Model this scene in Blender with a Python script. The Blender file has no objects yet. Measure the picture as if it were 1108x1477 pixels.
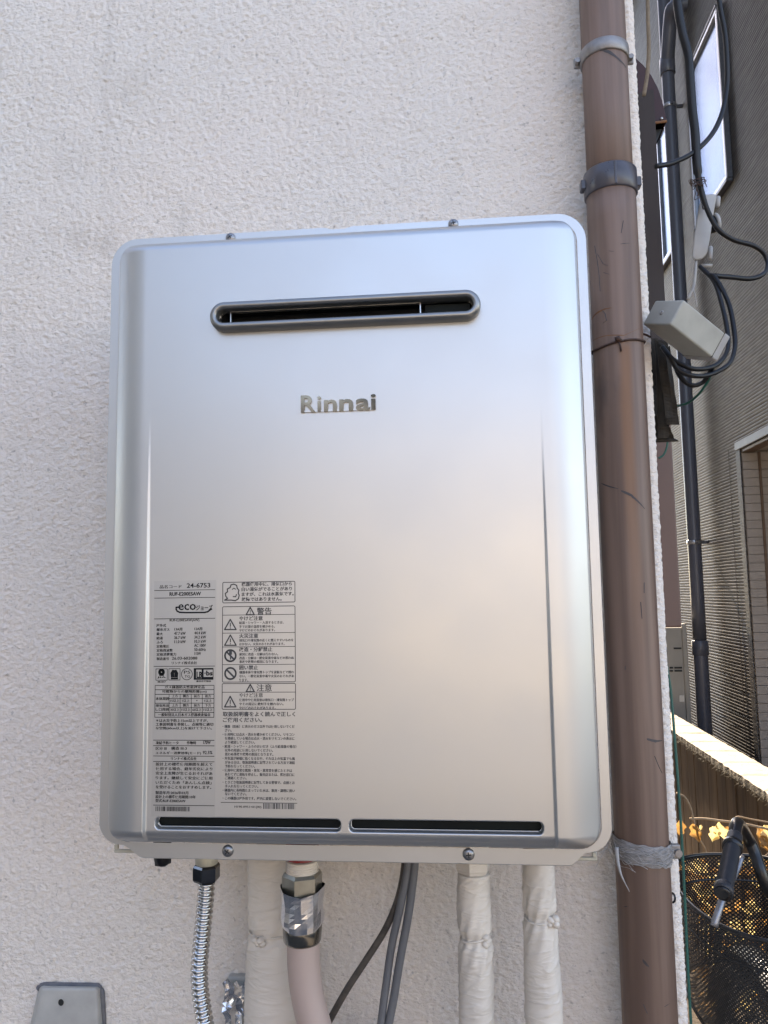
import bpy, bmesh, math, random
import numpy as np
from mathutils import Vector, Matrix, noise as mnoise

random.seed(7)
rng = np.random.default_rng(11)
S = bpy.context.scene
COL = S.collection

# ------------------------------------------------------------------ camera
ZB = 1.15                                    # height of the heater's lower rim above the ground
CAM = np.array([0.1056, -0.9371, ZB + 0.2302])
YAW, PIT, ROL, FPX, PW, PH = 0.0945, 0.104, -0.0147, 1110.0, 1108.0, 1477.0
FW = np.array([-math.sin(YAW) * math.cos(PIT), math.cos(YAW) * math.cos(PIT), math.sin(PIT)])
_r = np.array([math.cos(YAW), math.sin(YAW), 0.0])
_u = np.cross(_r, FW)
RT = _r * math.cos(ROL) + _u * math.sin(ROL)
UP = -_r * math.sin(ROL) + _u * math.cos(ROL)
cam = bpy.data.cameras.new('camera')
cam.sensor_fit = 'VERTICAL'
cam.sensor_height = 36.0
cam.lens = FPX / PH * 36.0
cam.clip_start, cam.clip_end = 0.02, 500.0
cam_ob = bpy.data.objects.new('camera', cam)
COL.objects.link(cam_ob)
cam_ob.matrix_world = Matrix(((RT[0], UP[0], -FW[0], CAM[0]), (RT[1], UP[1], -FW[1], CAM[1]),
                              (RT[2], UP[2], -FW[2], CAM[2]), (0, 0, 0, 1)))
S.camera = cam_ob

# ------------------------------------------------------------------ sky, sun, exposure
SUN_EL, SUN_AZ = math.radians(42.0), math.radians(3.1)      # sun stands behind the houses, 3 degrees to the left of the alley
w = bpy.data.worlds.new('World')
S.world = w
w.use_nodes = True
nt = w.node_tree
bg = nt.nodes['Background']
sky = nt.nodes.new('ShaderNodeTexSky')
sky.sky_type = 'NISHITA'
sky.sun_disc = False
sky.sun_elevation = SUN_EL
sky.sun_rotation = -SUN_AZ
sky.air_density, sky.dust_density, sky.ozone_density = 1.0, 0.5, 2.2
nt.links.new(sky.outputs[0], bg.inputs[0])
bg.inputs[1].default_value = 0.15
sun = bpy.data.lights.new('sun', 'SUN')
sun.energy = 4.0
sun.angle = math.radians(0.55)
sun.color = (1.0, 0.93, 0.82)
sun_ob = bpy.data.objects.new('sun', sun)
COL.objects.link(sun_ob)
to_sun = Vector((-math.sin(SUN_AZ) * math.cos(SUN_EL), math.cos(SUN_AZ) * math.cos(SUN_EL), math.sin(SUN_EL)))
sun_ob.rotation_euler = to_sun.to_track_quat('Z', 'Y').to_euler()
sun_ob.location = (0, 3, 8)
S.view_settings.view_transform = 'Standard'
S.view_settings.look = 'None'
S.view_settings.gamma = 1.0
S.view_settings.use_curve_mapping = False
S.view_settings.exposure = 2.42
S.view_settings.use_white_balance = True          # the phone's white balance, set for open shade
S.view_settings.white_balance_temperature = 8000.0
S.view_settings.white_balance_tint = 16.0


# ------------------------------------------------------------------ helpers
def ray(px, py):
    return FW + RT * (px - PW / 2) / FPX - UP * (py - PH / 2) / FPX


def aty(px, py, y):
    d = ray(px, py)
    return CAM + d * (y - CAM[1]) / d[1]


def atx(px, py, x):
    d = ray(px, py)
    return CAM + d * (x - CAM[0]) / d[0]


def atd(px, py, depth):
    return CAM + ray(px, py) * depth


def thing(name, label, cat, loc=(0, 0, 0), group=None, kind=None):
    o = bpy.data.objects.new(name, None)
    o.empty_display_size = 0.05
    o.location = loc
    COL.objects.link(o)
    tag(o, label, cat, group, kind)
    return o


def tag(o, label=None, cat=None, group=None, kind=None):
    if label: o['label'] = label
    if cat: o['category'] = cat
    if group: o['group'] = group
    if kind: o['kind'] = kind
    return o


def root_of(o):
    """world position of a parent: parts carry world coordinates, only a thing's Empty is moved"""
    return o.location.copy() if o.parent is None else Vector((0, 0, 0))


def link(name, me, mat, parent=None, smooth=False):
    """me is in world coordinates; parents are only ever translated"""
    if mat is not None and len(me.materials) == 0:
        me.materials.append(mat)
    if smooth:
        me.polygons.foreach_set('use_smooth', [True] * len(me.polygons))
    o = bpy.data.objects.new(name, me)
    COL.objects.link(o)
    if parent is not None:
        o.parent = parent
        o.matrix_parent_inverse = Matrix.Translation(-root_of(parent))
    return o


def mesh(name, v, f, mat, parent=None, smooth=False):
    me = bpy.data.meshes.new(name)
    me.from_pydata([tuple(p) for p in v], [], [tuple(q) for q in f])
    me.update()
    return link(name, me, mat, parent, smooth)


class MB:
    """collects simple shapes into one mesh"""
    def __init__(self):
        self.v, self.f = [], []

    def add(self, v, f):
        b = len(self.v)
        self.v += [tuple(p) for p in v]
        self.f += [tuple(i + b for i in q) for q in f]
        return self

    def box(self, lo, hi, bev=0.0, seg=2):
        v, f = box_vf(lo, hi, bev, seg)
        return self.add(v, f)

    def tube(self, pts, r, n=10, cap=True):
        return self.add(*tube_vf(pts, r, n, cap))

    def build(self, name, mat, parent=None, smooth=False):
        return mesh(name, self.v, self.f, mat, parent, smooth)


def box_vf(lo, hi, bev=0.0, seg=2):
    bm = bmesh.new()
    bmesh.ops.create_cube(bm, size=1.0)
    lo, hi = np.array(lo, float), np.array(hi, float)
    for v in bm.verts:
        v.co = Vector((lo + hi) / 2 + np.array(v.co) * (hi - lo))
    if bev > 0:
        bmesh.ops.bevel(bm, geom=list(bm.edges), offset=bev, segments=seg, profile=0.5, affect='EDGES')
    bm.verts.index_update()
    v = [tuple(x.co) for x in bm.verts]
    f = [[x.index for x in q.verts] for q in bm.faces]
    bm.free()
    return v, f


def obox_vf(A, a, b, c, bev=0.0, seg=2):
    """box with corner A and edge vectors a, b, c"""
    A, a, b, c = [np.array(q, float) for q in (A, a, b, c)]
    L = [np.linalg.norm(q) for q in (a, b, c)]
    v, f = box_vf((0, 0, 0), L, bev, seg)
    E = [a / L[0], b / L[1], c / L[2]]
    v = [A + E[0] * p[0] + E[1] * p[1] + E[2] * p[2] for p in v]
    if np.dot(np.cross(a, b), c) < 0:
        f = [q[::-1] for q in f]
    return v, f


def smooth_path(pts, n=8):
    P = [np.array(p, float) for p in pts]
    P = [2 * P[0] - P[1]] + P + [2 * P[-1] - P[-2]]
    out = []
    for i in range(1, len(P) - 2):
        for k in range(n):
            t = k / n
            a, b, c, d = P[i - 1], P[i], P[i + 1], P[i + 2]
            out.append(0.5 * (2 * b + (c - a) * t + (2 * a - 5 * b + 4 * c - d) * t * t + (3 * b - a - 3 * c + d) * t ** 3))
    out.append(P[-2])
    return out


def frames(pts):
    P = [np.array(p, float) for p in pts]
    T = []
    for i in range(len(P)):
        t = P[min(i + 1, len(P) - 1)] - P[max(i - 1, 0)]
        T.append(t / (np.linalg.norm(t) + 1e-12))
    ref = np.array([0, -1.0, 0]) if abs(T[0][1]) < 0.9 else np.array([1.0, 0, 0])
    n = ref - T[0] * np.dot(ref, T[0])
    n /= np.linalg.norm(n)
    F = []
    for t in T:
        n = n - t * np.dot(n, t)
        n /= np.linalg.norm(n)
        F.append((n, np.cross(t, n)))
    return P, T, F


def tube_vf(pts, r, n=10, cap=True, rad=None):
    """rad(i, k, angle) may add to the radius"""
    P, T, F = frames(pts)
    rr = r if hasattr(r, '__len__') else [r] * len(P)
    v, f = [], []
    for i, p in enumerate(P):
        for k in range(n):
            a = 2 * math.pi * k / n
            q = rr[i] + (rad(i, k, a) if rad else 0.0)
            v.append(p + (F[i][0] * math.cos(a) + F[i][1] * math.sin(a)) * q)
    for i in range(len(P) - 1):
        for k in range(n):
            k2 = (k + 1) % n
            f.append((i * n + k, i * n + k2, (i + 1) * n + k2, (i + 1) * n + k))
    if cap:
        f.append(tuple(range(n - 1, -1, -1)))
        f.append(tuple((len(P) - 1) * n + k for k in range(n)))
    return v, f


def ring_vf(c, r0, r1, z0, z1, n=40, bev=0.0008):
    """upright band round a vertical axis at c (x, y), inner radius r0, outer r1, from z0 to z1"""
    prof = [(r0, z0), (r1 - bev, z0), (r1, z0 + bev), (r1, z1 - bev), (r1 - bev, z1), (r0, z1)]
    v, f = [], []
    for k in range(n):
        a = 2 * math.pi * k / n
        for (r, z) in prof:
            v.append((c[0] + r * math.cos(a), c[1] + r * math.sin(a), z))
    m = len(prof)
    for k in range(n):
        for j in range(m):
            f.append((k * m + j, ((k + 1) % n) * m + j, ((k + 1) % n) * m + (j + 1) % m, k * m + (j + 1) % m))
    return v, f


# ------------------------------------------------------------------ materials
def material(name, col, rough=0.6, metal=0.0, spec=0.5, var=None, vscale=20.0, vstretch=(1, 1, 1), bump=0.0,
             bscale=100.0, bstretch=(1, 1, 1), bdist=0.001, extra=None, rvar=0.0):
    m = bpy.data.materials.new(name)
    m.use_nodes = True
    t = m.node_tree
    b = t.nodes['Principled BSDF']
    b.inputs['Base Color'].default_value = (*col, 1)
    b.inputs['Roughness'].default_value = rough
    b.inputs['Metallic'].default_value = metal
    b.inputs['Specular IOR Level'].default_value = spec
    tc = t.nodes.new('ShaderNodeTexCoord')

    def noise(scale, stretch, detail=4.0):
        mp = t.nodes.new('ShaderNodeMapping')
        mp.inputs['Scale'].default_value = stretch
        t.links.new(tc.outputs['Object'], mp.inputs[0])
        n = t.nodes.new('ShaderNodeTexNoise')
        n.inputs['Scale'].default_value = scale
        n.inputs['Detail'].default_value = detail
        t.links.new(mp.outputs[0], n.inputs['Vector'])
        return n
    m['_n'] = 0
    if var:
        n = noise(vscale, vstretch, 5.0)
        r = t.nodes.new('ShaderNodeValToRGB')
        r.color_ramp.elements[0].position = 0.3
        r.color_ramp.elements[1].position = 0.72
        r.color_ramp.elements[0].color = (*col, 1)
        r.color_ramp.elements[1].color = (*var, 1)
        t.links.new(n.outputs['Fac'], r.inputs[0])
        t.links.new(r.outputs[0], b.inputs['Base Color'])
        if rvar:
            mr = t.nodes.new('ShaderNodeMapRange')
            mr.inputs[3].default_value = rough - rvar
            mr.inputs[4].default_value = rough + rvar
            t.links.new(n.outputs['Fac'], mr.inputs[0])
            t.links.new(mr.outputs[0], b.inputs['Roughness'])
    if bump:
        n = noise(bscale, bstretch, 6.0)
        bp = t.nodes.new('ShaderNodeBump')
        bp.inputs['Strength'].default_value = bump
        bp.inputs['Distance'].default_value = bdist
        t.links.new(n.outputs['Fac'], bp.inputs['Height'])
        t.links.new(bp.outputs[0], b.inputs['Normal'])
    if extra:
        extra(t, b, tc, noise)
    return m


def mixcol(t, fac, a, b):
    """a, b: socket or colour; returns the output socket"""
    mx = t.nodes.new('ShaderNodeMix')
    mx.data_type = 'RGBA'
    for s, val in ((mx.inputs[0], fac), (mx.inputs[6], a), (mx.inputs[7], b)):
        if hasattr(val, 'links'):
            t.links.new(val, s)
        elif isinstance(val, tuple):
            s.default_value = (*val, 1)
        else:
            s.default_value = val
    return mx.outputs[2]


def ramp(t, sock, p0, p1, c0=0.0, c1=1.0):
    mr = t.nodes.new('ShaderNodeMapRange')
    mr.interpolation_type = 'SMOOTHSTEP'
    mr.inputs[1].default_value, mr.inputs[2].default_value = p0, p1
    mr.inputs[3].default_value, mr.inputs[4].default_value = c0, c1
    t.links.new(sock, mr.inputs[0])
    return mr.outputs[0]


def math_node(t, op, a, b=None):
    n = t.nodes.new('ShaderNodeMath')
    n.operation = op
    for s, val in ((n.inputs[0], a), (n.inputs[1], b)):
        if val is None: continue
        if hasattr(val, 'links'): t.links.new(val, s)
        else: s.default_value = val
    return n.outputs[0]


def stucco_extra(t, b, tc, noise):
    big = noise(2.2, (1, 1, 1), 3.0).outputs['Fac']
    mid = noise(14.0, (1, 1, 0.6), 5.0).outputs['Fac']
    c = mixcol(t, ramp(t, big, 0.35, 0.65), (0.765, 0.685, 0.62), (0.735, 0.675, 0.62))
    c = mixcol(t, ramp(t, mid, 0.55, 0.8, 0.0, 0.35), c, (0.52, 0.47, 0.42))
    streak = noise(16.0, (1, 1, 0.05), 5.0).outputs['Fac']
    c = mixcol(t, ramp(t, streak, 0.60, 0.80, 0.0, 0.22), c, (0.47, 0.43, 0.40))
    grime = noise(6.5, (1, 1, 0.8), 7.0).outputs['Fac']
    c = mixcol(t, ramp(t, grime, 0.62, 0.74, 0.0, 0.28), c, (0.45, 0.40, 0.36))
    pit_shade = noise(150.0, (1, 1, 1), 2.0).outputs['Fac']  # dark specks put the shade of the relief's pits into the colour
    c = mixcol(t, ramp(t, pit_shade, 0.62, 0.74, 0.0, 0.55), c, (0.34, 0.31, 0.29))
    t.links.new(c, b.inputs['Base Color'])
    n1 = noise(240.0, (1, 1, 1.5), 3.0)
    n2 = noise(520.0, (1, 1, 1.2), 2.0)
    h = math_node(t, 'ADD', n1.outputs['Fac'], math_node(t, 'MULTIPLY', n2.outputs['Fac'], 0.35))
    bp = t.nodes.new('ShaderNodeBump')
    bp.inputs['Strength'].default_value = 1.0
    bp.inputs['Distance'].default_value = 0.0022
    t.links.new(h, bp.inputs['Height'])
    t.links.new(bp.outputs[0], b.inputs['Normal'])


M = {}
M['stucco'] = material('stucco', (0.64, 0.6, 0.57), 0.85, spec=0.25, extra=stucco_extra)


def silver_extra(t, b, tc, noise):
    n = noise(2600.0, (1, 1, 1), 1.0)
    bp = t.nodes.new('ShaderNodeBump')
    bp.inputs['Strength'].default_value = 0.06
    bp.inputs['Distance'].default_value = 0.0003
    t.links.new(n.outputs['Fac'], bp.inputs['Height'])
    t.links.new(bp.outputs[0], b.inputs['Normal'])
    d = noise(9.0, (1, 1, 1), 4.0).outputs['Fac']
    t.links.new(ramp(t, d, 0.3, 0.7, 0.38, 0.43), b.inputs['Roughness'])


M['silver'] = material('silver_paint', (0.515, 0.515, 0.515), 0.37, 0.88, extra=silver_extra)
M['silver_dark'] = material('grey_metal_bezel', (0.24, 0.238, 0.236), 0.34, 0.8, var=(0.27, 0.268, 0.265), vscale=60)
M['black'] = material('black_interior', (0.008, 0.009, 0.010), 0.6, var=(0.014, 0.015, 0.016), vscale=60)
M['slot'] = material('dark_green_grey_plate', (0.004, 0.006, 0.007), 0.6, spec=0.15, var=(0.007, 0.010, 0.010), vscale=12)
M['bare_steel'] = material('bare_steel_edge', (0.55, 0.55, 0.55), 0.3, 1.0, var=(0.4, 0.4, 0.4), vscale=80)
M['chrome'] = material('chrome', (0.60, 0.59, 0.58), 0.07, 1.0, var=(0.52, 0.51, 0.5), vscale=90)
M['darkened_chrome'] = material('chrome_nut_dark_reflection', (0.16, 0.16, 0.165), 0.08, 1.0, var=(0.10, 0.10, 0.105), vscale=50)  # the chrome nut's dark reflection is put into its colour
M['logo'] = material('chrome_lettering_painted_reflection', (0.018, 0.015, 0.013), 0.15, 1.0, var=(0.24, 0.205, 0.155), vscale=22)  # dark and gold reflections of the chrome letters painted into the colour
M['screw'] = material('zinc_screw', (0.30, 0.30, 0.31), 0.35, 0.9, var=(0.22, 0.22, 0.23), vscale=200)
M['cream_metal'] = material('cream_galvanised', (0.50, 0.48, 0.40), 0.5, 0.35, var=(0.42, 0.40, 0.34), vscale=60)
M['film'] = material('clear_grey_film', (0.485, 0.485, 0.483), 0.43, 0.82, var=(0.465, 0.465, 0.463), vscale=30)
M['ink'] = material('black_print', (0.008, 0.008, 0.009), 0.7, spec=0.2, var=(0.014, 0.014, 0.015), vscale=300)
M['ink_grey'] = material('grey_print', (0.055, 0.055, 0.058), 0.7, spec=0.2, var=(0.075, 0.075, 0.078), vscale=300)


def pipe_extra(t, b, tc, noise):
    st = noise(75.0, (1, 1, 0.035), 6.0).outputs['Fac']
    c = mixcol(t, ramp(t, st, 0.3, 0.7), (0.122, 0.074, 0.056), (0.20, 0.126, 0.096))
    pale = noise(26.0, (1, 1, 0.09), 6.0).outputs['Fac']
    c = mixcol(t, ramp(t, pale, 0.52, 0.78, 0.0, 0.5), c, (0.27, 0.20, 0.175))
    sm = noise(13.0, (1, 1, 0.5), 7.0).outputs['Fac']
    c = mixcol(t, ramp(t, sm, 0.62, 0.72, 0.0, 0.55), c, (0.045, 0.037, 0.038))
    # rust washed down from the tie wire: a stain of its own shape on the pipe
    g = t.nodes.new('ShaderNodeSeparateXYZ')
    t.links.new(tc.outputs['Object'], g.inputs[0])
    wob = math_node(t, 'MULTIPLY', math_node(t, 'SUBTRACT', noise(9.0, (1, 1, 0.5), 3.0).outputs['Fac'], 0.5), 0.012)
    dx = math_node(t, 'ABSOLUTE', math_node(t, 'SUBTRACT', math_node(t, 'ADD', g.outputs['X'], wob), RUSTX))
    side = ramp(t, dx, 0.002, 0.011, 1.0, 0.0)
    down = math_node(t, 'MULTIPLY', ramp(t, g.outputs['Z'], RUSTZ - 0.42, RUSTZ - 0.05, 0.0, 1.0),
                     ramp(t, g.outputs['Z'], RUSTZ - 0.01, RUSTZ + 0.004, 1.0, 0.0))
    front = ramp(t, g.outputs['Y'], -0.062, -0.052, 1.0, 0.0)
    fac = math_node(t, 'MULTIPLY', math_node(t, 'MULTIPLY', side, down), math_node(t, 'MULTIPLY', front, 0.75))
    c = mixcol(t, fac, c, (0.20, 0.085, 0.032))
    t.links.new(c, b.inputs['Base Color'])
    t.links.new(ramp(t, pale, 0.3, 0.7, 0.42, 0.62), b.inputs['Roughness'])
    bp = t.nodes.new('ShaderNodeBump')
    bp.inputs['Strength'].default_value = 0.15
    bp.inputs['Distance'].default_value = 0.001
    t.links.new(noise(90.0, (1, 1, 0.1), 4.0).outputs['Fac'], bp.inputs['Height'])
    t.links.new(bp.outputs[0], b.inputs['Normal'])


PIPE_Y = -0.045
_a = aty(897, 853, PIPE_Y)
PX = float(_a[0]) + 0.0085
_a = aty(893, 492, -0.074)
RUSTX, RUSTZ = float(_a[0]) + 0.006, float(_a[2])
M['brown_pipe'] = material('weathered_brown_pvc', (0.16, 0.1, 0.08), 0.5, extra=pipe_extra)
M['collar'] = material('slate_plastic_collar', (0.050, 0.047, 0.058), 0.30, var=(0.075, 0.07, 0.082), vscale=30, rvar=0.08)
M['galv'] = material('dull_galvanised_band', (0.33, 0.31, 0.30), 0.5, 0.6, var=(0.2, 0.18, 0.17), vscale=70, bump=0.3, bscale=300)
M['cobweb'] = material('dusty_cobwebbed_band', (0.20, 0.19, 0.185), 0.95, var=(0.36, 0.34, 0.33), vscale=90, vstretch=(1, 1, 4),
                       bump=1.0, bscale=260, bstretch=(1, 1, 3), bdist=0.002)
M['web'] = material('grey_web_fibre', (0.40, 0.39, 0.38), 0.9, var=(0.3, 0.29, 0.28), vscale=200)
M['scratch'] = material('dark_scuff_mark', (0.045, 0.04, 0.043), 0.7, var=(0.07, 0.06, 0.06), vscale=100)
M['rusty_wire'] = material('rusty_dark_wire', (0.035, 0.018, 0.014), 0.7, var=(0.07, 0.03, 0.018), vscale=150)
M['dark_cable'] = material('black_rubber', (0.005, 0.005, 0.007), 0.42, spec=0.35, var=(0.008, 0.008, 0.011), vscale=60)
M['green_wire'] = material('green_pvc', (0.006, 0.075, 0.06), 0.4, var=(0.01, 0.1, 0.08), vscale=50)
M['box_grey'] = material('weathered_light_grey_plastic', (0.40, 0.395, 0.355), 0.55, var=(0.30, 0.295, 0.265), vscale=25, bump=0.1, bscale=200)
M['closure'] = material('ivory_grey_plastic', (0.36, 0.35, 0.345), 0.5, var=(0.30, 0.29, 0.28), vscale=40)
M['dark_brown'] = material('dark_brown_metal', (0.040, 0.030, 0.027), 0.65, spec=0.25, var=(0.055, 0.044, 0.042), vscale=12, vstretch=(1, 1, 0.2))
M['red_brown'] = material('red_brown_metal', (0.105, 0.056, 0.045), 0.5, var=(0.13, 0.072, 0.055), vscale=10, vstretch=(1, 1, 0.2))
M['hood'] = material('maroon_enamel', (0.034, 0.012, 0.011), 0.45, spec=0.3, var=(0.045, 0.016, 0.014), vscale=25)
M['rust'] = material('rust', (0.23, 0.10, 0.04), 0.85, var=(0.14, 0.06, 0.03), vscale=90)
M['tar'] = material('weathered_dark_board', (0.016, 0.013, 0.011), 0.85, spec=0.2, var=(0.05, 0.042, 0.034), vscale=50, vstretch=(2, 2, 0.15), bump=0.6, bscale=120, bstretch=(2, 2, 0.2))
M['tan'] = material('tan_cord', (0.16, 0.12, 0.085), 0.8, var=(0.22, 0.17, 0.12), vscale=120)
M['conduit'] = material('grey_painted_cover', (0.45, 0.44, 0.41), 0.6, var=(0.34, 0.33, 0.31), vscale=30, bump=0.1, bscale=150)
M['caulk'] = material('grey_caulk', (0.11, 0.11, 0.12), 0.8, var=(0.17, 0.165, 0.17), vscale=80, bump=0.6, bscale=200)
M['hose'] = material('pink_grey_hose', (0.43, 0.325, 0.285), 0.45, var=(0.46, 0.35, 0.31), vscale=20, vstretch=(1, 1, 0.3))
M['brass'] = material('nickel_brass', (0.43, 0.42, 0.37), 0.28, 0.95, var=(0.33, 0.32, 0.28), vscale=70)
M['black_nickel'] = material('dark_nickel_collar', (0.30, 0.28, 0.25), 0.2, 1.0, var=(0.16, 0.15, 0.13), vscale=50)
M['foil'] = material('crinkled_foil', (0.86, 0.86, 0.88), 0.24, 1.0, var=(0.60, 0.60, 0.63), vscale=60, bump=0.12, bscale=60, bdist=0.002)
M['red_tape'] = material('red_tape', (0.26, 0.015, 0.015), 0.45, var=(0.34, 0.10, 0.09), vscale=80)
M['grey_cable'] = material('grey_pvc_cable', (0.105, 0.107, 0.115), 0.45, var=(0.13, 0.132, 0.14), vscale=30)
M['dirty_cable'] = material('brown_dirty_cable', (0.042, 0.035, 0.03), 0.7, var=(0.085, 0.07, 0.058), vscale=140, bump=0.4, bscale=220)


def wrap_extra(t, b, tc, noise):
    c = mixcol(t, ramp(t, noise(12.0, (1, 1, 1), 5.0).outputs['Fac'], 0.35, 0.7), (0.68, 0.615, 0.545), (0.62, 0.56, 0.495))
    t.links.new(c, b.inputs['Base Color'])
    mp = t.nodes.new('ShaderNodeMapping')
    mp.inputs['Rotation'].default_value = (0.0, 0.55, 0.0)
    mp.inputs['Scale'].default_value = (0.35, 0.6, 1.6)
    t.links.new(tc.outputs['Object'], mp.inputs[0])
    n = t.nodes.new('ShaderNodeTexNoise')
    n.inputs['Scale'].default_value = 42.0
    n.inputs['Detail'].default_value = 3.0
    n.inputs['Distortion'].default_value = 0.7
    t.links.new(mp.outputs[0], n.inputs['Vector'])
    sharp = math_node(t, 'POWER', math_node(t, 'SUBTRACT', 1.0, math_node(t, 'ABSOLUTE', math_node(t, 'MULTIPLY', math_node(t, 'SUBTRACT', n.outputs['Fac'], 0.5), 4.0))), 4.0)
    bp = t.nodes.new('ShaderNodeBump')
    bp.inputs['Strength'].default_value = 0.35
    bp.inputs['Distance'].default_value = 0.0016
    t.links.new(sharp, bp.inputs['Height'])
    t.links.new(bp.outputs[0], b.inputs['Normal'])


M['wrap'] = material('cream_vinyl_wrap', (0.58, 0.55, 0.5), 0.5, spec=0.4, extra=wrap_extra)


def siding_extra(t, b, tc, noise):
    n = noise(70.0, (1, 0.12, 1), 5.0).outputs['Fac']
    c = mixcol(t, ramp(t, n, 0.35, 0.7), (0.082, 0.078, 0.075), (0.132, 0.127, 0.122))
    big = noise(1.5, (1, 1, 1), 3.0).outputs['Fac']
    c = mixcol(t, ramp(t, big, 0.4, 0.7, 0.0, 0.35), c, (0.062, 0.060, 0.060))
    t.links.new(c, b.inputs['Base Color'])
    bp = t.nodes.new('ShaderNodeBump')
    bp.inputs['Strength'].default_value = 0.5
    bp.inputs['Distance'].default_value = 0.004
    t.links.new(noise(60.0, (1, 0.16, 1), 6.0).outputs['Fac'], bp.inputs['Height'])
    t.links.new(bp.outputs[0], b.inputs['Normal'])


M['siding'] = material('ribbed_grey_siding', (0.22, 0.21, 0.2), 0.55, spec=0.35, extra=siding_extra)
M['beige_siding'] = material('beige_siding', (0.33, 0.29, 0.255), 0.6, var=(0.38, 0.335, 0.295), vscale=40, bump=0.3, bscale=120)
M['slate'] = material('slate_metal', (0.10, 0.105, 0.115), 0.45, var=(0.12, 0.125, 0.135), vscale=20)
M['brown_frame'] = material('brown_frame', (0.15, 0.095, 0.06), 0.5, var=(0.12, 0.075, 0.05), vscale=30)
M['grey_pipe'] = material('slate_grey_pvc', (0.085, 0.092, 0.118), 0.36, var=(0.105, 0.112, 0.14), vscale=14, vstretch=(1, 1, 0.1))
M['alu'] = material('aluminium_frame', (0.50, 0.51, 0.53), 0.35, 0.8, var=(0.43, 0.44, 0.46), vscale=60)
M['dark_alu'] = material('dark_aluminium', (0.10, 0.10, 0.11), 0.4, 0.6, var=(0.13, 0.13, 0.14), vscale=60)
M['glass'] = material('obscured_glass', (0.022, 0.07, 0.15), 0.2, 1.0, var=(0.014, 0.048, 0.105), vscale=6, bump=0.25, bscale=80, bdist=0.003)  # blue of the reflected sky is put into the pane's colour
M['cream_unit'] = material('cream_enamel', (0.33, 0.315, 0.28), 0.5, var=(0.29, 0.275, 0.245), vscale=8)
M['mortar'] = material('rough_pale_mortar', (0.30, 0.275, 0.235), 0.9, var=(0.24, 0.22, 0.185), vscale=40, bump=0.6, bscale=90, bdist=0.003)
M['moss'] = material('dark_moss', (0.035, 0.032, 0.022), 0.95, var=(0.10, 0.09, 0.065), vscale=90)
M['old_board'] = material('stained_old_board', (0.19, 0.125, 0.072), 0.8, var=(0.055, 0.038, 0.025), vscale=22, vstretch=(1, 1.0, 0.14), bump=0.5, bscale=60, bstretch=(1, 1, 0.1))
M['leaf'] = material('dry_yellow_leaf', (0.60, 0.49, 0.24), 0.7, var=(0.66, 0.56, 0.32), vscale=60)
M['leaf_brown'] = material('dry_brown_leaf', (0.30, 0.18, 0.07), 0.8, var=(0.42, 0.28, 0.12), vscale=60)
for _k in ('leaf', 'leaf_brown'):
    _t = M[_k].node_tree
    _b = _t.nodes['Principled BSDF']
    _tr = _t.nodes.new('ShaderNodeBsdfTranslucent')
    _tr.inputs[0].default_value = (0.66, 0.54, 0.26, 1) if _k == 'leaf' else (0.4, 0.22, 0.07, 1)
    _mx = _t.nodes.new('ShaderNodeMixShader')
    _mx.inputs[0].default_value = 0.45
    _t.links.new(_b.outputs[0], _mx.inputs[1])
    _t.links.new(_tr.outputs[0], _mx.inputs[2])
    _t.links.new(_mx.outputs[0], _t.nodes['Material Output'].inputs[0])
M['twig'] = material('dry_twig', (0.30, 0.22, 0.14), 0.8, var=(0.2, 0.14, 0.09), vscale=80)
M['bike_black'] = material('black_painted_steel', (0.010, 0.010, 0.011), 0.3, var=(0.016, 0.016, 0.017), vscale=40)
M['grip'] = material('black_rubber_grip', (0.022, 0.023, 0.028), 0.5, var=(0.03, 0.031, 0.037), vscale=60)
M['lever'] = material('brushed_grey_lever', (0.30, 0.30, 0.32), 0.4, 0.7, var=(0.24, 0.24, 0.26), vscale=50)
M['mudguard'] = material('silver_mudguard', (0.16, 0.17, 0.185), 0.35, 0.7, var=(0.12, 0.13, 0.14), vscale=20)
M['concrete'] = material('asphalt_ground', (0.125, 0.12, 0.114), 0.9, var=(0.095, 0.091, 0.086), vscale=3, bump=0.4, bscale=60)
M['soil'] = material('dark_leafy_soil', (0.022, 0.017, 0.012), 0.95, var=(0.045, 0.033, 0.021), vscale=30, bump=0.8, bscale=60, bdist=0.01)
M['cream_wall'] = material('cream_render', (0.46, 0.445, 0.41), 0.9, var=(0.42, 0.405, 0.37), vscale=3, bump=0.3, bscale=90)
M['roof'] = material('grey_roof', (0.12, 0.12, 0.13), 0.7, var=(0.16, 0.16, 0.17), vscale=8)
M['dark_glass'] = material('window_glass', (0.03, 0.04, 0.05), 0.08, var=(0.04, 0.05, 0.06), vscale=2)

# ------------------------------------------------------------------ the ground
CX = float(aty(959.5, 853, 0.0)[0])            # our house's corner
g = mesh('ground', [(-60, -60, 0), (60, -60, 0), (60, 60, 0), (-60, 60, 0)], [(0, 1, 2, 3)], M['concrete'])
tag(g, kind='structure')
g = mesh('alley_ground', [(CX, -0.1, 0.004), (2.6, -0.1, 0.004), (2.6, 9, 0.004), (CX, 9, 0.004)], [(0, 1, 2, 3)], M['soil'])
tag(g, kind='structure')

# ------------------------------------------------------------------ our house: stuccoed wall with its corner
house = thing('stucco_house', 'pale roughcast stucco house wall that carries the silver water heater', 'house', (0, 0, 0))


def band_noise(nx, nz, dx, dz, lx, lz, power=1.0, seed=1):
    r = np.random.default_rng(seed).standard_normal((nz, nx))
    kx = np.fft.fftfreq(nx, dx)[None, :]
    kz = np.fft.fftfreq(nz, dz)[:, None]
    q = np.sqrt((kx * lx) ** 2 + (kz * lz) ** 2)
    H = q ** power * np.exp(-q ** 2)
    o = np.real(np.fft.ifft2(np.fft.fft2(r) * H))
    return o / o.std()


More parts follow.
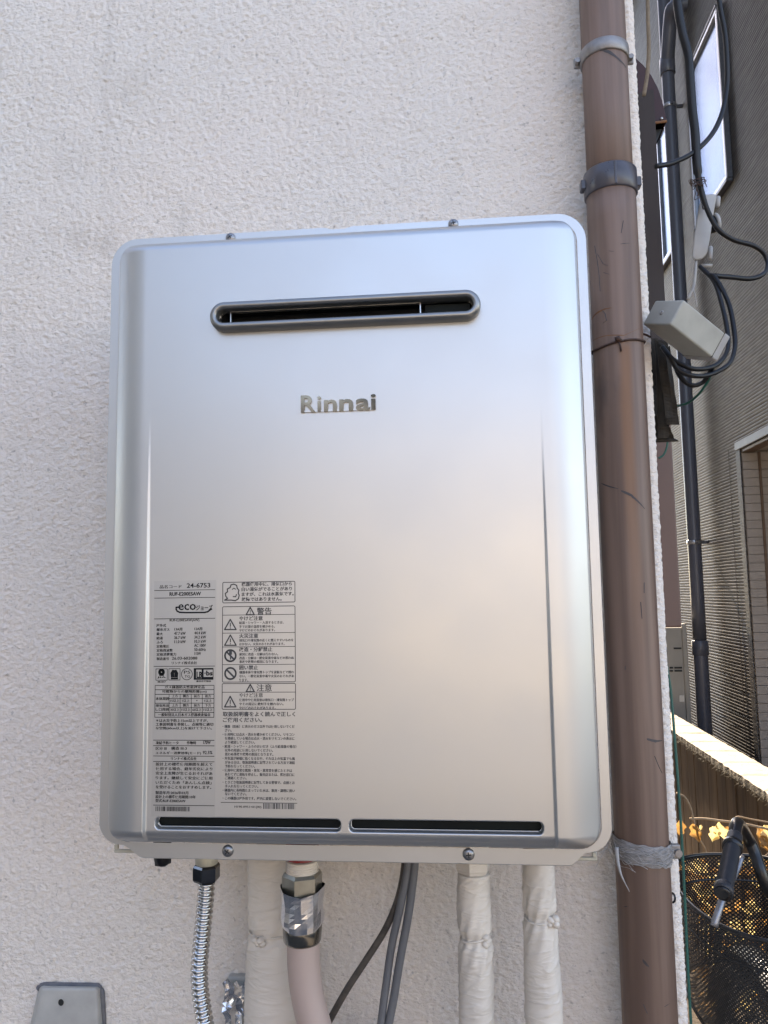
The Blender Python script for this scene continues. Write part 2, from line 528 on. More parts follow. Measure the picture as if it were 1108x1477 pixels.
def grid_mesh(name, X, Y, Z, mat, parent, smooth=True, keep=None):
    nz, nx = X.shape
    v = np.stack([X, Y, Z], -1).reshape(-1, 3).astype(np.float32)
    i = np.arange(nz * nx).reshape(nz, nx)
    q = np.stack([i[:-1, :-1], i[:-1, 1:], i[1:, 1:], i[1:, :-1]], -1)
    q = q[keep] if keep is not None else q.reshape(-1, 4)
    q = q.reshape(-1, 4)
    me = bpy.data.meshes.new(name)
    me.vertices.add(len(v))
    me.vertices.foreach_set('co', v.ravel())
    me.loops.add(len(q) * 4)
    me.loops.foreach_set('vertex_index', q.ravel().astype(np.int32))
    me.polygons.add(len(q))
    me.polygons.foreach_set('loop_start', np.arange(0, len(q) * 4, 4, dtype=np.int32))
    me.polygons.foreach_set('loop_total', np.full(len(q), 4, dtype=np.int32))
    me.update(calc_edges=True)
    me.validate()
    return link(name, me, mat, parent, smooth)


WX0, WZ0, WZ1, GS = -1.25, 0.50, 2.60, 0.0022
xs = np.arange(WX0, CX + 1e-9, GS)
zs = np.arange(WZ0, WZ1, GS)
nx, nz = len(xs), len(zs)
hgt = 0.00065 * band_noise(nx, nz, GS, GS, 0.0055, 0.0038, 0.7, 3) + 0.00035 * band_noise(nx, nz, GS, GS, 0.012, 0.009, 1.0, 4) \
    + 0.0004 * band_noise(nx, nz, GS, GS, 0.12, 0.12, 1.0, 5)
hgt = np.where(hgt > 0.0012, 0.0012 + (hgt - 0.0012) * 0.3, hgt)
XX, ZZ = np.meshgrid(xs, zs)
edge = np.clip((XX - (CX - 0.010)) / 0.010, 0, 1)               # rounded, ragged corner
YY = -hgt * (1 - 0.3 * edge) + 0.006 * edge ** 2.2
XX = XX + edge * 0.00032 * band_noise(nx, nz, GS, GS, 0.008, 0.005, 0.8, 6)
lean = 0.003 * np.clip((CAM[2] - ZZ) / 0.53, 0, 1.3) ** 2      # the old corner kicks out a little towards the ground
XX = XX + lean * np.clip((XX - 0.26) / 0.09, 0, 1)
grid_mesh('wall_face', XX, YY, ZZ, M['stucco'], house)
# the corner's return towards the alley
ys = np.concatenate([[0.006], np.arange(0.010, 0.09, 0.004), np.arange(0.1, 5.2, 0.25)])
zs2 = zs[::2]
Y2, Z2 = np.meshgrid(ys, zs2)
X2 = CX + 0.0007 * rng.standard_normal(Y2.shape)
X2 += lean[::2, -1:]
X2[:, 0] = XX[::2, -1]
grid_mesh('side_wall', X2, Y2, Z2, M['stucco'], house)
mb = MB()
mb.box((-7, 0.0, 0), (WX0, 5.2, 5.6)).box((WX0, 0.0, 0), (CX, 5.2, WZ0)).box((WX0, 0.0, WZ1 - 0.002), (CX, 5.2, 5.6))
mb.box((WX0, 0.02, WZ0), (CX - 0.006, 5.2, WZ1))
mb.build('wall_mass', M['stucco'], house)
mesh('roof', [(-7.3, -0.25, 5.601), (CX + 0.2, -0.25, 5.601), (CX + 0.2, 5.4, 5.601), (-7.3, 5.4, 5.601), (-7.3, 2.6, 6.9), (CX + 0.2, 2.6, 6.9)],
     [(0, 1, 5, 4), (2, 3, 4, 5), (0, 4, 3), (1, 2, 5), (3, 2, 1, 0)], M['roof'], house)
# small black hook in the corner by the pipe
h = [aty(968, 1290, -0.004), aty(970.5, 1288, -0.012), aty(973.5, 1293, -0.014), aty(973.5, 1299, -0.013), aty(970.5, 1302, -0.010)]
mesh('hook', *tube_vf(smooth_path(h, 4), 0.0011, 6), M['dark_cable'], house, True)

# ------------------------------------------------------------------ the water heater
FY = -0.22                                  # plane of the rim
heater = thing('water_heater', 'silver gas water heater with slot exhaust and white labels mounted on stucco wall', 'water heater', (0, FY, ZB))
W2, HH = 0.235, 0.5889
INX, INT, INB, RC = 0.0105, 0.0090, 0.0040, 0.021


def lx(px, py, y=FY - 0.017):
    p = aty(px, py, y)
    return float(p[0]), float(p[2]) - ZB


def sdf_rr(x, z, x0, x1, z0, z1, r):
    cx, cz, hx, hz = (x0 + x1) / 2, (z0 + z1) / 2, (x1 - x0) / 2 - r, (z1 - z0) / 2 - r
    qx, qz = np.abs(x - cx) - hx, np.abs(z - cz) - hz
    return np.hypot(np.maximum(qx, 0), np.maximum(qz, 0)) + np.minimum(np.maximum(qx, qz), 0) - r


def sst(t):
    t = np.clip(t, 0, 1)
    return t * t * (3 - 2 * t)


CREASE_L, CREASE_Z = lx(213, 850)[0], lx(212, 588)[1]
CREASE_R = lx(790, 850)[0]


def panel_h(x, z):
    """height of the pressed front over the rim plane"""
    d = -sdf_rr(x, z, -W2 + INX, W2 - INX, INB, HH - INT, RC)           # >0 inside
    step = 0.0055 * np.sqrt(np.clip(1 - (1 - np.clip(d / 0.0024, 0, 1)) ** 2, 0, 1))
    ex = np.clip((W2 - INX - np.abs(x)) / 0.034, 0, 1)
    tz = np.clip((HH - INT - z) / 0.013, 0, 1)
    bz = np.clip((z - INB) / 0.014, 0, 1)
    pil = 0.0125 * (1 - (1 - ex) ** 2.0) * (1 - (1 - tz) ** 2) * (1 - (1 - bz) ** 2)
    rec = 0.0038 * sst((CREASE_Z - z) / 0.34 + 0.02) * sst((x - CREASE_L + 0.0012) / 0.0025) * sst((CREASE_R + 0.0012 - x) / 0.0025)
    rec = rec * np.where(z < CREASE_Z + 0.01, 1, 0)
    return np.where(d > 0, step + pil - rec * np.clip(d / 0.006, 0, 1), 0.0)


def slot_rect(a, b, yt, yb):
    x0, z1 = lx(a[0], yt)
    x1 = lx(b, yb)[0]
    z0 = lx(a[0], yb)[1]
    return x0, x1, z0, z1


s1 = slot_rect((222, 0), 491, 1181.5, 1197.5)
s2 = slot_rect((503, 0), 785, 1183.5, 1202.0)
zlo, zhi = min(s1[2], s2[2]), max(s1[3], s2[3])
s1 = (s1[0], s1[1], zlo, zhi)
s2 = (s2[0], s2[1], zlo, zhi)
ex0, ez_l = lx(310, 460, FY - 0.0215)
ex1, ez_r = lx(688, 443, FY - 0.0215)
EZ = (ez_l + ez_r) / 2 + 0.001
ECX, EHL = (ex0 + ex1) / 2, (ex1 - ex0) / 2


def axis(lo, hi, base, fine):
    out = [lo]
    while out[-1] < hi - 1e-6:
        p = out[-1]
        st = base
        for (a, b, s) in fine:
            if a - 0.002 <= p <= b + 0.002: st = min(st, s)
        out.append(p + st)
    out[-1] = hi
    return np.array(out)


gx = axis(-W2 + INX - 0.0005, W2 - INX + 0.0005, 0.0016, [(s1[0] - .002, s1[0] + .006, .0004), (s1[1] - .006, s2[0] + .006, .0004), (s2[1] - .006, s2[1] + .002, .0004),
                                  (CREASE_L - .003, CREASE_L + .003, .0005), (CREASE_R - .003, CREASE_R + .003, .0005),
                                  (-W2 + INX, -W2 + INX + .006, .0006), (W2 - INX - .006, W2 - INX, .0006)])
gz = axis(INB - 0.0005, HH - INT + 0.0005, 0.0018, [(zlo - .002, zhi + .002, .0004), (INB, INB + .016, .0007), (HH - INT - .014, HH, .0007)])
PXX, PZZ = np.meshgrid(gx, gz)
ph = panel_h(PXX, PZZ)
sd1 = sdf_rr(PXX, PZZ, *s1, (zhi - zlo) / 2 * 0.8)
sd2 = sdf_rr(PXX, PZZ, *s2, (zhi - zlo) / 2 * 0.8)
sd = np.minimum(sd1, sd2)
ph = ph - 0.0012 * sst((0.0005 - sd) / 0.0009) - 0.006 * sst((-sd - 0.0002) / 0.0006)
sde = sdf_rr(PXX, PZZ, ex0, ex1, EZ - 0.0115, EZ + 0.0115, 0.0114)
outl = sdf_rr(PXX, PZZ, -W2 + INX, W2 - INX, INB, HH - INT, RC)


def cellmax(a):
    return np.maximum(np.maximum(a[:-1, :-1], a[1:, :-1]), np.maximum(a[:-1, 1:], a[1:, 1:]))


keep = (cellmax(sd) > -0.0010) & (cellmax(sde) > -0.003) & (-cellmax(-outl) < 0.0006)
grid_mesh('front_panel', PXX, FY - ph, PZZ + ZB, M['silver'], heater, True, keep)


# rim: a flat pressed flange with a dropped lip along the bottom
def rim_outline(inset, n_c=10):
    r = 0.027 - inset * 0.3
    x1, x0, zt, zb = W2 - inset, -W2 + inset, HH - inset, 0.0 + inset
    P = []
    for (cx, cz, a0) in ((x1 - r, zt - r, 0), (x0 + r, zt - r, 90)):
        for k in range(n_c + 1):
            a = math.radians(a0 + 90 * k / n_c)
            P.append((cx + r * math.cos(a), cz + r * math.sin(a)))
    return P, r, x0, x1, zb


P, r, x0, x1, zb = rim_outline(0.0)
top = P[11]
out = P[:11]
# shallow notch in the middle of the top edge
for (px, dz) in ((520, 0), (508, 0.0), (497, -0.0022), (478, -0.0022), (468, 0.0), (440, 0.0)):
    out.append((lx(px, 330, FY)[0], HH + dz))
out += P[11:]
TABZ = lx(330, 1240.5, FY)[1]
rb_ = 0.0215
tl, tl2 = x0 + rb_ + .0006, lx(208, 1236, FY)[0]
tr, tr2 = x1 - rb_ - .0006, lx(822, 1243, FY)[0]
for k in range(1, 9):
    a = math.radians(180 + 90 * k / 8)
    out.append((x0 + rb_ + rb_ * math.cos(a), zb + rb_ + rb_ * math.sin(a)))
for k in range(0, 9):
    t = k / 8
    out.append((tl + (tl2 - tl) * t, TABZ * (t * t * (3 - 2 * t))))
for k in range(0, 9):
    t = k / 8
    out.append((tr2 + (tr - tr2) * t, TABZ * (1 - t * t * (3 - 2 * t))))
for k in range(0, 9):
    a = math.radians(270 + 90 * k / 8)
    out.append((x1 - rb_ + rb_ * math.cos(a), zb + rb_ + rb_ * math.sin(a)))
# inner edge of the rim: nearest point on the step outline, pulled 2 mm under the pressed front
inn = []
ix0, ix1, iz0, iz1, ir = -W2 + INX - 0.0016, W2 - INX + 0.0016, INB - 0.0014, HH - INT + 0.0016, RC
for (x, z) in out:
    qx, qz = min(max(x, ix0), ix1), min(max(z, iz0), iz1)
    cxn, czn = min(max(qx, ix0 + ir), ix1 - ir), min(max(qz, iz0 + ir), iz1 - ir)
    ddx, ddz = x - cxn, z - czn
    L = math.hypot(ddx, ddz)
    if (qx < ix0 + ir or qx > ix1 - ir) and (qz < iz0 + ir or qz > iz1 - ir):
        inn.append((cxn + ddx / L * ir, czn + ddz / L * ir))
    else:
        inn.append((qx, qz))
n = len(out)
v, f = [], []
rings = [([(x, z) for x, z in inn], 0.0), ([(x + (a - x) * 0.06 + 0, z + (b - z) * 0.06) for (x, z), (a, b) in zip(out, inn)], 0.0),
         (out, 0.0009), (out, 0.0115)]
for (ps, dy) in rings:
    v += [(x, FY + dy, z + ZB) for x, z in ps]
for j in range(3):
    for k in range(n):
        f.append((j * n + k, j * n + (k + 1) % n, (j + 1) * n + (k + 1) % n, (j + 1) * n + k))
mesh('rim', v, f, M['silver'], heater)
MB().box((-W2 + 0.007, FY + 0.012, ZB + 0.004), (W2 - 0.007, -0.012, ZB + HH - 0.012), 0.012, 3).build('casing', M['silver'], heater)
MB().box((s1[0] - .02, FY - 0.0035, ZB + zlo - .004), (s2[1] + .02, FY + .003, ZB + zhi + .004)).build('intake_grille', M['slot'], heater)

# exhaust outlet: grey stadium bezel, black throat, bright duct edge
outlet = mesh('exhaust_outlet', *(lambda: (
    [(ECX - EHL * .96, FY - 0.0150, ZB + EZ - 0.009), (ECX + EHL * .96, FY - 0.0150, ZB + EZ - 0.009), (ECX + EHL * .96, FY - 0.0150, ZB + EZ + 0.009), (ECX - EHL * .96, FY - 0.0150, ZB + EZ + 0.009),
     (ECX - EHL * .96, FY + 0.01, ZB + EZ - 0.012), (ECX + EHL * .96, FY + 0.01, ZB + EZ - 0.012), (ECX + EHL * .96, FY + 0.01, ZB + EZ + 0.012), (ECX - EHL * .96, FY + 0.01, ZB + EZ + 0.012)],
    [(4, 5, 6, 7), (0, 1, 5, 4), (1, 2, 6, 5), (2, 3, 7, 6), (3, 0, 4, 7)]))(), M['black'], heater)
RB = 0.0140
prof = [(0.0068, -0.0140), (0.0068, -0.0275), (0.0078, -0.0292), (0.0098, -0.0298), (0.0118, -0.0292), (0.0133, -0.0276), (RB, -0.0250), (RB, -0.0170)]
v, f = [], []
N = 28
path = [(1, -90 + 180 * k / N) for k in range(N + 1)] + [(-1, 90 + 180 * k / N) for k in range(N + 1)]
hl = EHL - RB + 0.0035
for (s, a) in path:
    a = math.radians(a)
    for (rr, yy) in prof:
        v.append((ECX + s * hl + rr * math.cos(a), FY + yy, ZB + EZ + rr * math.sin(a)))
m_ = len(prof)
for k in range(len(path)):
    for j in range(m_ - 1):
        f.append((k * m_ + j, ((k + 1) % len(path)) * m_ + j, ((k + 1) % len(path)) * m_ + j + 1, k * m_ + j + 1))
mesh('bezel', v, f, M['silver_dark'], outlet, True)
dx0, dx1 = lx(332, 455, FY - .02)[0], lx(607, 442, FY - .02)[0]
mb = MB()
for (a, b) in (((dx0, -.0065), (dx0 + .0009, .0062)), ((dx1 - .0009, -.0065), (dx1, .0062)), ((dx0, -.0066), (dx1, -.0061)), ((dx0, .0060), (dx1, .0064))):
    mb.box((a[0], FY - 0.0195, ZB + EZ + a[1]), (b[0], FY - 0.015, ZB + EZ + b[1]))
mb.build('duct_edge', M['bare_steel'], outlet)
MB().box((dx1 + .004, FY - 0.0165, ZB + EZ - 0.0068), (ECX + EHL * .95, FY - 0.0152, ZB + EZ + 0.0045)).build('throat_plate', M['slot'], outlet)


# screws
def screw(px, py, r=0.0050):
    x, z = lx(px, py, FY - 0.002)
    v, f = [], []
    rings_ = [(1.0, 0.0), (0.98, 0.0012), (0.8, 0.0024), (0.5, 0.0031), (0.2, 0.0033)]
    for (q, hh) in rings_:
        for k in range(20):
            a = 2 * math.pi * k / 20
            v.append((x + r * q * math.cos(a), FY - hh, ZB + z + r * q * math.sin(a)))
    for j in range(4):
        for k in range(20):
            f.append((j * 20 + k, j * 20 + (k + 1) % 20, (j + 1) * 20 + (k + 1) % 20, (j + 1) * 20 + k))
    f.append(tuple(80 + k for k in range(20)))
    o = mesh('screw', v, f, M['screw'], heater, True)
    rot = random.uniform(0, 1.5)
    mb = MB()
    for k in range(2):
        a = rot + k * math.pi / 2
        u_ = np.array([math.cos(a), 0, math.sin(a)])
        w_ = np.array([-math.sin(a), 0, math.cos(a)])
        c = np.array([x, FY - 0.0033 - 0.0001 * k, ZB + z])
        mb.add(*obox_vf(c - u_ * r * .45 - w_ * r * .1, u_ * r * .9, w_ * r * .2, np.array([0, -0.0002, 0])))
    mb.build('cross_recess', M['black'], o)


for q in ((332, 342), (654, 322)): screw(*q)
for q in ((328, 1228), (676, 1233)): screw(*q, 0.0054)
# hanging brackets that peep out under both corners
for (pa, pb) in (((166, 1217), (206, 1230)), ((832, 1228), (861, 1241))):
    a, b = aty(*pa, FY + 0.02), aty(*pb, FY + 0.02)
    mb = MB()
    mb.box((a[0], FY + .018, b[2]), (b[0], FY + .021, b[2] + .0030), 0.0006, 1)
    mb.box((a[0], FY + .018, b[2] + .003), (a[0] + .004, FY + .021, a[2]), 0.0006, 1)
    mb.box((b[0] - .004, FY + .018, b[2] + .003), (b[0], FY + .021, a[2]), 0.0006, 1)
    mb.build('mounting_bracket', M['cream_metal'], heater)
# black rubber plug hanging below the casing
p = aty(234, 1240, -0.12)
mesh('drain_plug', *tube_vf([(p[0], -0.12, ZB + 0.02), (p[0], -0.12, p[2] + .004), (p[0] + .001, -0.121, p[2] - .0045), (p[0] + .001, -0.121, p[2] - .006)], [.009, .009, .0075, .003], 12,
                            rad=lambda i, k, a: 0.0012 * math.sin(k * 2.3 + i)), M['dark_cable'], heater, True)

# --- lettering -----------------------------------------------------------
FONTJOBS = []


def text_mesh(body, offset=0.0, extrude=0.0, res=2):
    cu = bpy.data.curves.new('lettering', 'FONT')
    cu.body = body
    cu.size = 1.0
    cu.offset = offset
    cu.extrude = extrude
    cu.resolution_u = res
    o = bpy.data.objects.new('lettering', cu)
    COL.objects.link(o)
    return o


class Print:
    """flat print on the panel: rules, strokes and text, laid on the panel's surface"""
    def __init__(self, ox, oy, sc):
        self.o = (ox, oy, sc)
        self.v, self.f, self.jobs = [], [], []

    def at(self, ox, oy, sc):
        self.o = (ox, oy, sc)
        return self

    def pt(self, cx, cy):
        ox, oy, sc = self.o
        return lx(ox + cx / sc, oy + cy / sc, FY - 0.0150)

    def poly(self, pts):
        b = len(self.v)
        self.v += pts
        self.f.append(tuple(range(b, b + len(pts))))

    def stroke(self, pts, w, closed=False):
        """polyline in world x, z"""
        n = len(pts)
        for i in range(n if closed else n - 1):
            a, b = np.array(pts[i]), np.array(pts[(i + 1) % n])
            t = b - a
            L = np.linalg.norm(t)
            if L < 1e-9: continue
            t /= L
            nn = np.array([-t[1], t[0]]) * w / 2
            a2, b2 = a - t * w * .3, b + t * w * .3
            m = max(1, int(L / 0.012))
            for k in range(m):
                p, q = a2 + (b2 - a2) * k / m, a2 + (b2 - a2) * (k + 1) / m
                self.poly([tuple(p - nn), tuple(q - nn), tuple(q + nn), tuple(p + nn)])

    def hrule(self, x0, x1, y, w=1.0):
        a = self.pt(x0, y)
        b = self.pt(x1, y)
        self.stroke([a, (b[0], a[1])], w * 0.00055)

    def rect(self, x0, y0, x1, y1, w=1.0, r=0.0):
        a = self.pt(x0, y0)
        b = self.pt(x1, y1 - (x1 - x0) * 0.022)
        if r == 0:
            self.stroke([(a[0], a[1]), (b[0], a[1]), (b[0], b[1]), (a[0], b[1])], w * 0.00055, True)
        else:
            P = []
            for (cx, cz, a0) in ((b[0] - r, a[1] - r, 0), (a[0] + r, a[1] - r, 90), (a[0] + r, b[1] + r, 180), (b[0] - r, b[1] + r, 270)):
                for k in range(4):
                    t = math.radians(a0 + 30 * k)
                    P.append((cx + r * math.cos(t), cz + r * math.sin(t)))
            self.stroke(P, w * 0.00055, True)

    def lines(self, pts, w, closed=False):
        self.stroke([self.pt(*p) for p in pts], w * 0.00055, closed)

    def circle(self, cx, cy, r, w=1.0):
        c = self.pt(cx, cy)
        rr = r / self.o[2] / 1585.0
        self.stroke([(c[0] + rr * math.cos(2 * math.pi * k / 24), c[1] + rr * math.sin(2 * math.pi * k / 24)) for k in range(24)], w * 0.00055, True)

    def fill(self, x0, y0, x1, y1):
        a, b = self.pt(x0, y0), self.pt(x1, y1)
        self.poly([(a[0], b[1]), (b[0], b[1]), (b[0], a[1]), (a[0], a[1])])

    def text(self, body, x0, x1, base, hgt_, off=0.0, cap=None):
        """fit body between crop x0 and x1; hgt_ = glyph box height in crop px"""
        a = self.pt(x0, base)
        b = self.pt(x1, base)
        self.jobs.append((text_mesh(body, off), a, b[0], hgt_ / self.o[2] / 1585.0))

    def warn(self, cx, top, bot, half):
        self.lines([(cx - half, bot), (cx + half, bot), (cx, top)], 2.2, True)
        hh = bot - top
        a, b = self.pt(cx - half * .09, top + hh * .34), self.pt(cx + half * .09, top + hh * .72)
        self.poly([(a[0], b[1]), (b[0], b[1]), (b[0], a[1]), (a[0], a[1])])
        a, b = self.pt(cx - half * .09, top + hh * .79), self.pt(cx + half * .09, top + hh * .90)
        self.poly([(a[0], b[1]), (b[0], b[1]), (b[0], a[1]), (a[0], a[1])])

    def barcode(self, x0, x1, y0, y1, seed):
        r_ = random.Random(seed)
        a, b = self.pt(x0, y0), self.pt(x1, y1)
        x = a[0]
        while x < b[0]:
            ww = r_.choice([.00035, .0006, .0006, .0010])
            self.poly([(x, b[1]), (min(x + ww, b[0]), b[1]), (min(x + ww, b[0]), a[1]), (x, a[1])])
            x += ww + r_.choice([.00035, .0005, .0008])

    def build(self, name, mat, parent, lift):
        dg = bpy.context.evaluated_depsgraph_get()
        V = [(x, z) for x, z in self.v]
        F = list(self.f)
        second = set()
        for (o, a, xb, hw) in self.jobs:
            me = bpy.data.meshes.new_from_object(o.evaluated_get(dg))
            nv = len(me.vertices)
            if nv:
                co = np.empty(nv * 3)
                me.vertices.foreach_get('co', co)
                co = co.reshape(-1, 3)
                x0_, x1_ = co[:, 0].min(), co[:, 0].max()
                sx = (xb - a[0]) / max(x1_ - x0_, 1e-6)
                y0_, y1_ = min(co[:, 1].min(), 0), co[:, 1].max()
                sy = hw / max(y1_ - co[:, 1].min(), 1e-6)
                b = len(V)
                V += [(a[0] + (c[0] - x0_) * sx, a[1] + (c[1] - min(0, co[:, 1].min()) * 0.6) * sy) for c in co]
                F += [tuple(i + b for i in q.vertices) for q in me.polygons]
                b2 = len(V)                                   # printed heavily: a second impression a fifth of a millimetre aside
                V += [(p[0] + 0.00020, p[1] + 0.00004) for p in V[b:b2]]
                second.update(range(b2, len(V)))
                F += [tuple(i + b2 for i in q.vertices) for q in me.polygons]
            bpy.data.meshes.remove(me)
            cu = o.data
            bpy.data.objects.remove(o)
            bpy.data.curves.remove(cu)
        A = np.array(V)
        y = FY - panel_h(A[:, 0], A[:, 1]) - lift
        y[list(second)] -= 0.00002
        return mesh(name, [(p[0], yy, p[1] + ZB) for p, yy in zip(V, y)], F, mat, parent)


def film_sheet(name, x0, z0, x1, z1, lift, mat):
    xs_, zs_ = np.linspace(x0, x1, 12), np.linspace(z0, z1, 50)
    X_, Z_ = np.meshgrid(xs_, zs_)
    return grid_mesh(name, X_, FY - panel_h(X_, Z_) - lift, Z_ + ZB, mat, heater, True)


a, b = lx(222, 838), lx(309, 1180)
plate = film_sheet('rating_label', a[0], b[1], b[0], a[1], 0.00012, M['film'])
T = Print(215, 830, 8.69)
T.text('品名コード', 140, 412, 163, 44)
T.text('24-6753', 478, 772, 156, 60, .012)
T.hrule(75, 832, 190)
T.text('RUF-E200ESAW', 262, 655, 256, 48, .018)
T.hrule(75, 832, 285)
T.text('eco', 372, 590, 435, 78, .012)
T.text('ジョーズ', 592, 800, 437, 70, .016)
T.lines([(372, 398), (345, 400), (345, 425), (358, 448), (390, 462), (470, 466), (700, 464), (740, 455), (770, 432), (785, 415)], 2.6)
T.hrule(70, 830, 545)
T.text('RUF-E200ESAW(AW)', 262, 632, 583, 42)
for body, x0_, x1_, y_ in (('屋外式', 95, 215, 645), ('都市ガス', 95, 258, 697), ('13A用', 320, 418, 692), ('12A用', 572, 668, 687),
                           ('最大', 95, 173, 750), ('47.7 kW', 318, 460, 745), ('44.4 kW', 570, 715, 740), ('給湯', 95, 173, 803), ('36.7 kW', 318, 460, 798), ('34.2 kW', 570, 715, 792),
                           ('ふろ', 95, 173, 855), ('11.0 kW', 318, 460, 850), ('10.3 kW', 570, 715, 845), ('定格電圧', 95, 252, 906), ('AC 100V', 568, 712, 896),
                           ('定格周波数', 95, 297, 957), ('50-60Hz', 568, 712, 948), ('定格消費電力', 95, 340, 1008), ('115W', 570, 650, 998),
                           ('製造番号', 95, 250, 1063), ('26.03-602088', 287, 605, 1057), ('リンナイ株式会社', 285, 600, 1115)):
    T.text(body, x0_, x1_, y_, 38, .006)
T.hrule(62, 825, 1140)
T.rect(88, 1172, 228, 1316)
T.circle(157, 1212, 34, 2.6); T.circle(157, 1212, 16, 2.2); T.lines([(135, 1248), (180, 1248)], 3)
T.text('JIA', 100, 212, 1290, 26, .02); T.text('MC017', 108, 208, 1345, 22, .02)
T.rect(250, 1170, 388, 1314)
for k, dx_ in enumerate((-40, -25, -10, 10, 25, 40)):
    T.lines([(318 + dx_ * .5, 1190), (318 + dx_, 1225), (318 + dx_ * .9, 1272)], 2.4)
T.lines([(280, 1292), (358, 1291)], 3)
T.circle(475, 1238, 71, 1.1)
T.text('PS', 437, 517, 1232, 38); T.text('TG', 445, 512, 1282, 32)
T.rect(566, 1166, 803, 1308, 1.2)
T.fill(566, 1164, 803, 1180); T.fill(682, 1272, 803, 1302); T.fill(568, 1178, 590, 1305); T.fill(660, 1178, 684, 1303); T.fill(568, 1288, 684, 1303)
T.text('LB', 596, 662, 1285, 80, .03); T.text('·bs', 692, 795, 1255, 62, .03); T.text('優良住宅部品', 590, 775, 1336, 22, .01)
T.at(215, 980, 7.036)
T.rect(62, 62, 657, 398)
for y_ in (103, 150, 240, 335): T.hrule(62, 657, y_ + 2)
T.hrule(203, 657, 195); T.hrule(203, 657, 288)
for x_ in (203, 315, 428, 540): T.lines([(x_, 150), (x_, 334)], 0.9)
T.text('ガス機器防火性能評定品', 158, 563, 93, 30, .006); T.text('可燃物からの離隔距離(cm)', 132, 583, 139, 33, .006)
T.text('本体周囲', 66, 200, 211, 33, .006); T.text('排気吹出', 66, 200, 280, 30, .006); T.text('し口周囲', 66, 200, 319, 30, .006)
for x_, A_, B_, C_, D_ in ((260, '上方', '15以上', '上方', '30以上'), (372, '側方', '1以上', '側方', '15以上'), (484, '前方', '*', '前方', '60以上'), (597, '後方', '1以上', '下方', '15以上')):
    T.text(A_, x_ - 30, x_ + 30, 184, 30); T.text(C_, x_ - 30, x_ + 30, 277, 30)
    if B_ == '*': T.text('＊', x_ - 7, x_ + 7, 222, 14, .03)
    else: T.text(B_, x_ - (46 if len(B_) > 3 else 38), x_ + (46 if len(B_) > 3 else 38), 230, 30)
    T.text(D_, x_ - 46, x_ + 46, 322, 30)
T.text('一般財団法人日本ガス機器検査協会', 90, 622, 374, 32, .008)
for body, x0_, x1_, y_ in (('＊は火災予防上15cm以上ですが、', 68, 595, 433), ('工事説明書を参照し、点検等に適切', 65, 650, 472), ('な空間(60cm以上)を設けて下さい。', 65, 635, 511),
                           ('凍結予防ヒータ', 65, 297, 660), ('作動時', 380, 475, 660), ('170W', 548, 622, 657), ('区分 Ⅲ', 65, 175, 717), ('構造 Ⅲ-3', 222, 380, 716),
                           ('エネルギー消費効率(モード)', 65, 525, 763), ('92.5%', 543, 640, 760), ('リンナイ株式会社', 220, 480, 820),
                           ('設計上の標準使用期間を超えて', 65, 640, 876), ('使用する場合、経年劣化により', 65, 640, 922), ('安全上支障が生じるおそれがあ', 65, 640, 968),
                           ('ります。継続して安全にご使用', 65, 640, 1015), ('いただくため「あんしん点検」', 65, 630, 1062), ('を受けることをおすすめします。', 65, 628, 1108),
                           ('製造年月:2026年03月', 62, 395, 1166), ('設計上の標準使用期間:10年', 62, 470, 1207), ('型式:RUF-E200ESAW', 62, 367, 1247)):
    T.text(body, x0_, x1_, y_, 33, .006)
for y_ in (617, 673, 778, 834, 1277): T.hrule(42, 660, y_)
T.barcode(65, 408, 1290, 1342, 5)
T.build('lettering', M['ink'], plate, 0.00022)

a, b = lx(319, 836), lx(428, 1172)
wl = film_sheet('warning_label', a[0], b[1], b[0], a[1], 0.00012, M['silver'])
T = Print(312, 830, 8.935)
T.rect(90, 90, 1018, 362, 1.3, .0011)
T.lines([(112, 318), (150, 296), (128, 268), (122, 232), (150, 210), (148, 175), (185, 155), (195, 122), (232, 112), (268, 128), (275, 165), (296, 190), (288, 228), (300, 255), (290, 300), (250, 325), (200, 318), (160, 318)], 2.0, True)
T.lines([(210, 180), (232, 165), (255, 178)], 1.6); T.lines([(222, 272), (255, 275), (265, 245)], 1.8)
for k, (body, x1_) in enumerate((('機器使用中に、排気口から', 978), ('白い湯気がでることがあり', 978), ('ますが、これは水蒸気です。', 1000), ('故障ではありません。', 845))):
    T.text(body, 330, x1_, (140, 203, 268, 332)[k], 54, .018)
T.rect(85, 404, 1020, 1392, 1.2, .0011)
for y_ in (512, 744, 922, 1150): T.hrule(85, 1020, y_)
T.warn(441, 412, 506, 52); T.text('警告', 525, 715, 502, 92, .012)
T.warn(184, 567, 697, 74); T.warn(184, 768, 900, 74)
for cy in (1034, 1264):
    T.circle(183, cy, 72, 3.0); T.lines([(134, cy - 50), (232, cy + 50)], 3.0)
T.lines([(185, 985), (185, 1010)], 5); T.lines([(185, 1010), (185, 1080)], 2)
for body, x1_, y_ in (('やけど注意', 600, 580), ('火災注意', 540, 806), ('改造・分解禁止', 722, 981), ('囲い禁止', 537, 1214)):
    T.text(body, 297, x1_, y_, 58, .014)
for body, x1_, y_ in (('給湯・シャワー・入浴するときは、', 870, 627), ('手でお湯の温度を確かめる。', 757, 677), ('やけどのおそれがあります。', 757, 724),
                      ('排気口や排気筒の近くに燃えやすいものを', 995, 855), ('おかない。火災のおそれがあります。', 880, 903),
                      ('絶対に改造・分解は行わない。', 797, 1034), ('改造・分解は一酸化炭素中毒などの思わぬ', 1000, 1083), ('事故や故障の原因になります。', 797, 1130),
                      ('機器本体や排気筒トップを波板などで囲わ', 1000, 1266), ('ない。一酸化炭素中毒や火災のおそれがあ', 1000, 1316), ('ります。', 410, 1367)):
    T.text(body, 297, x1_, y_, 38, .006)
T.at(312, 980, 7.387)
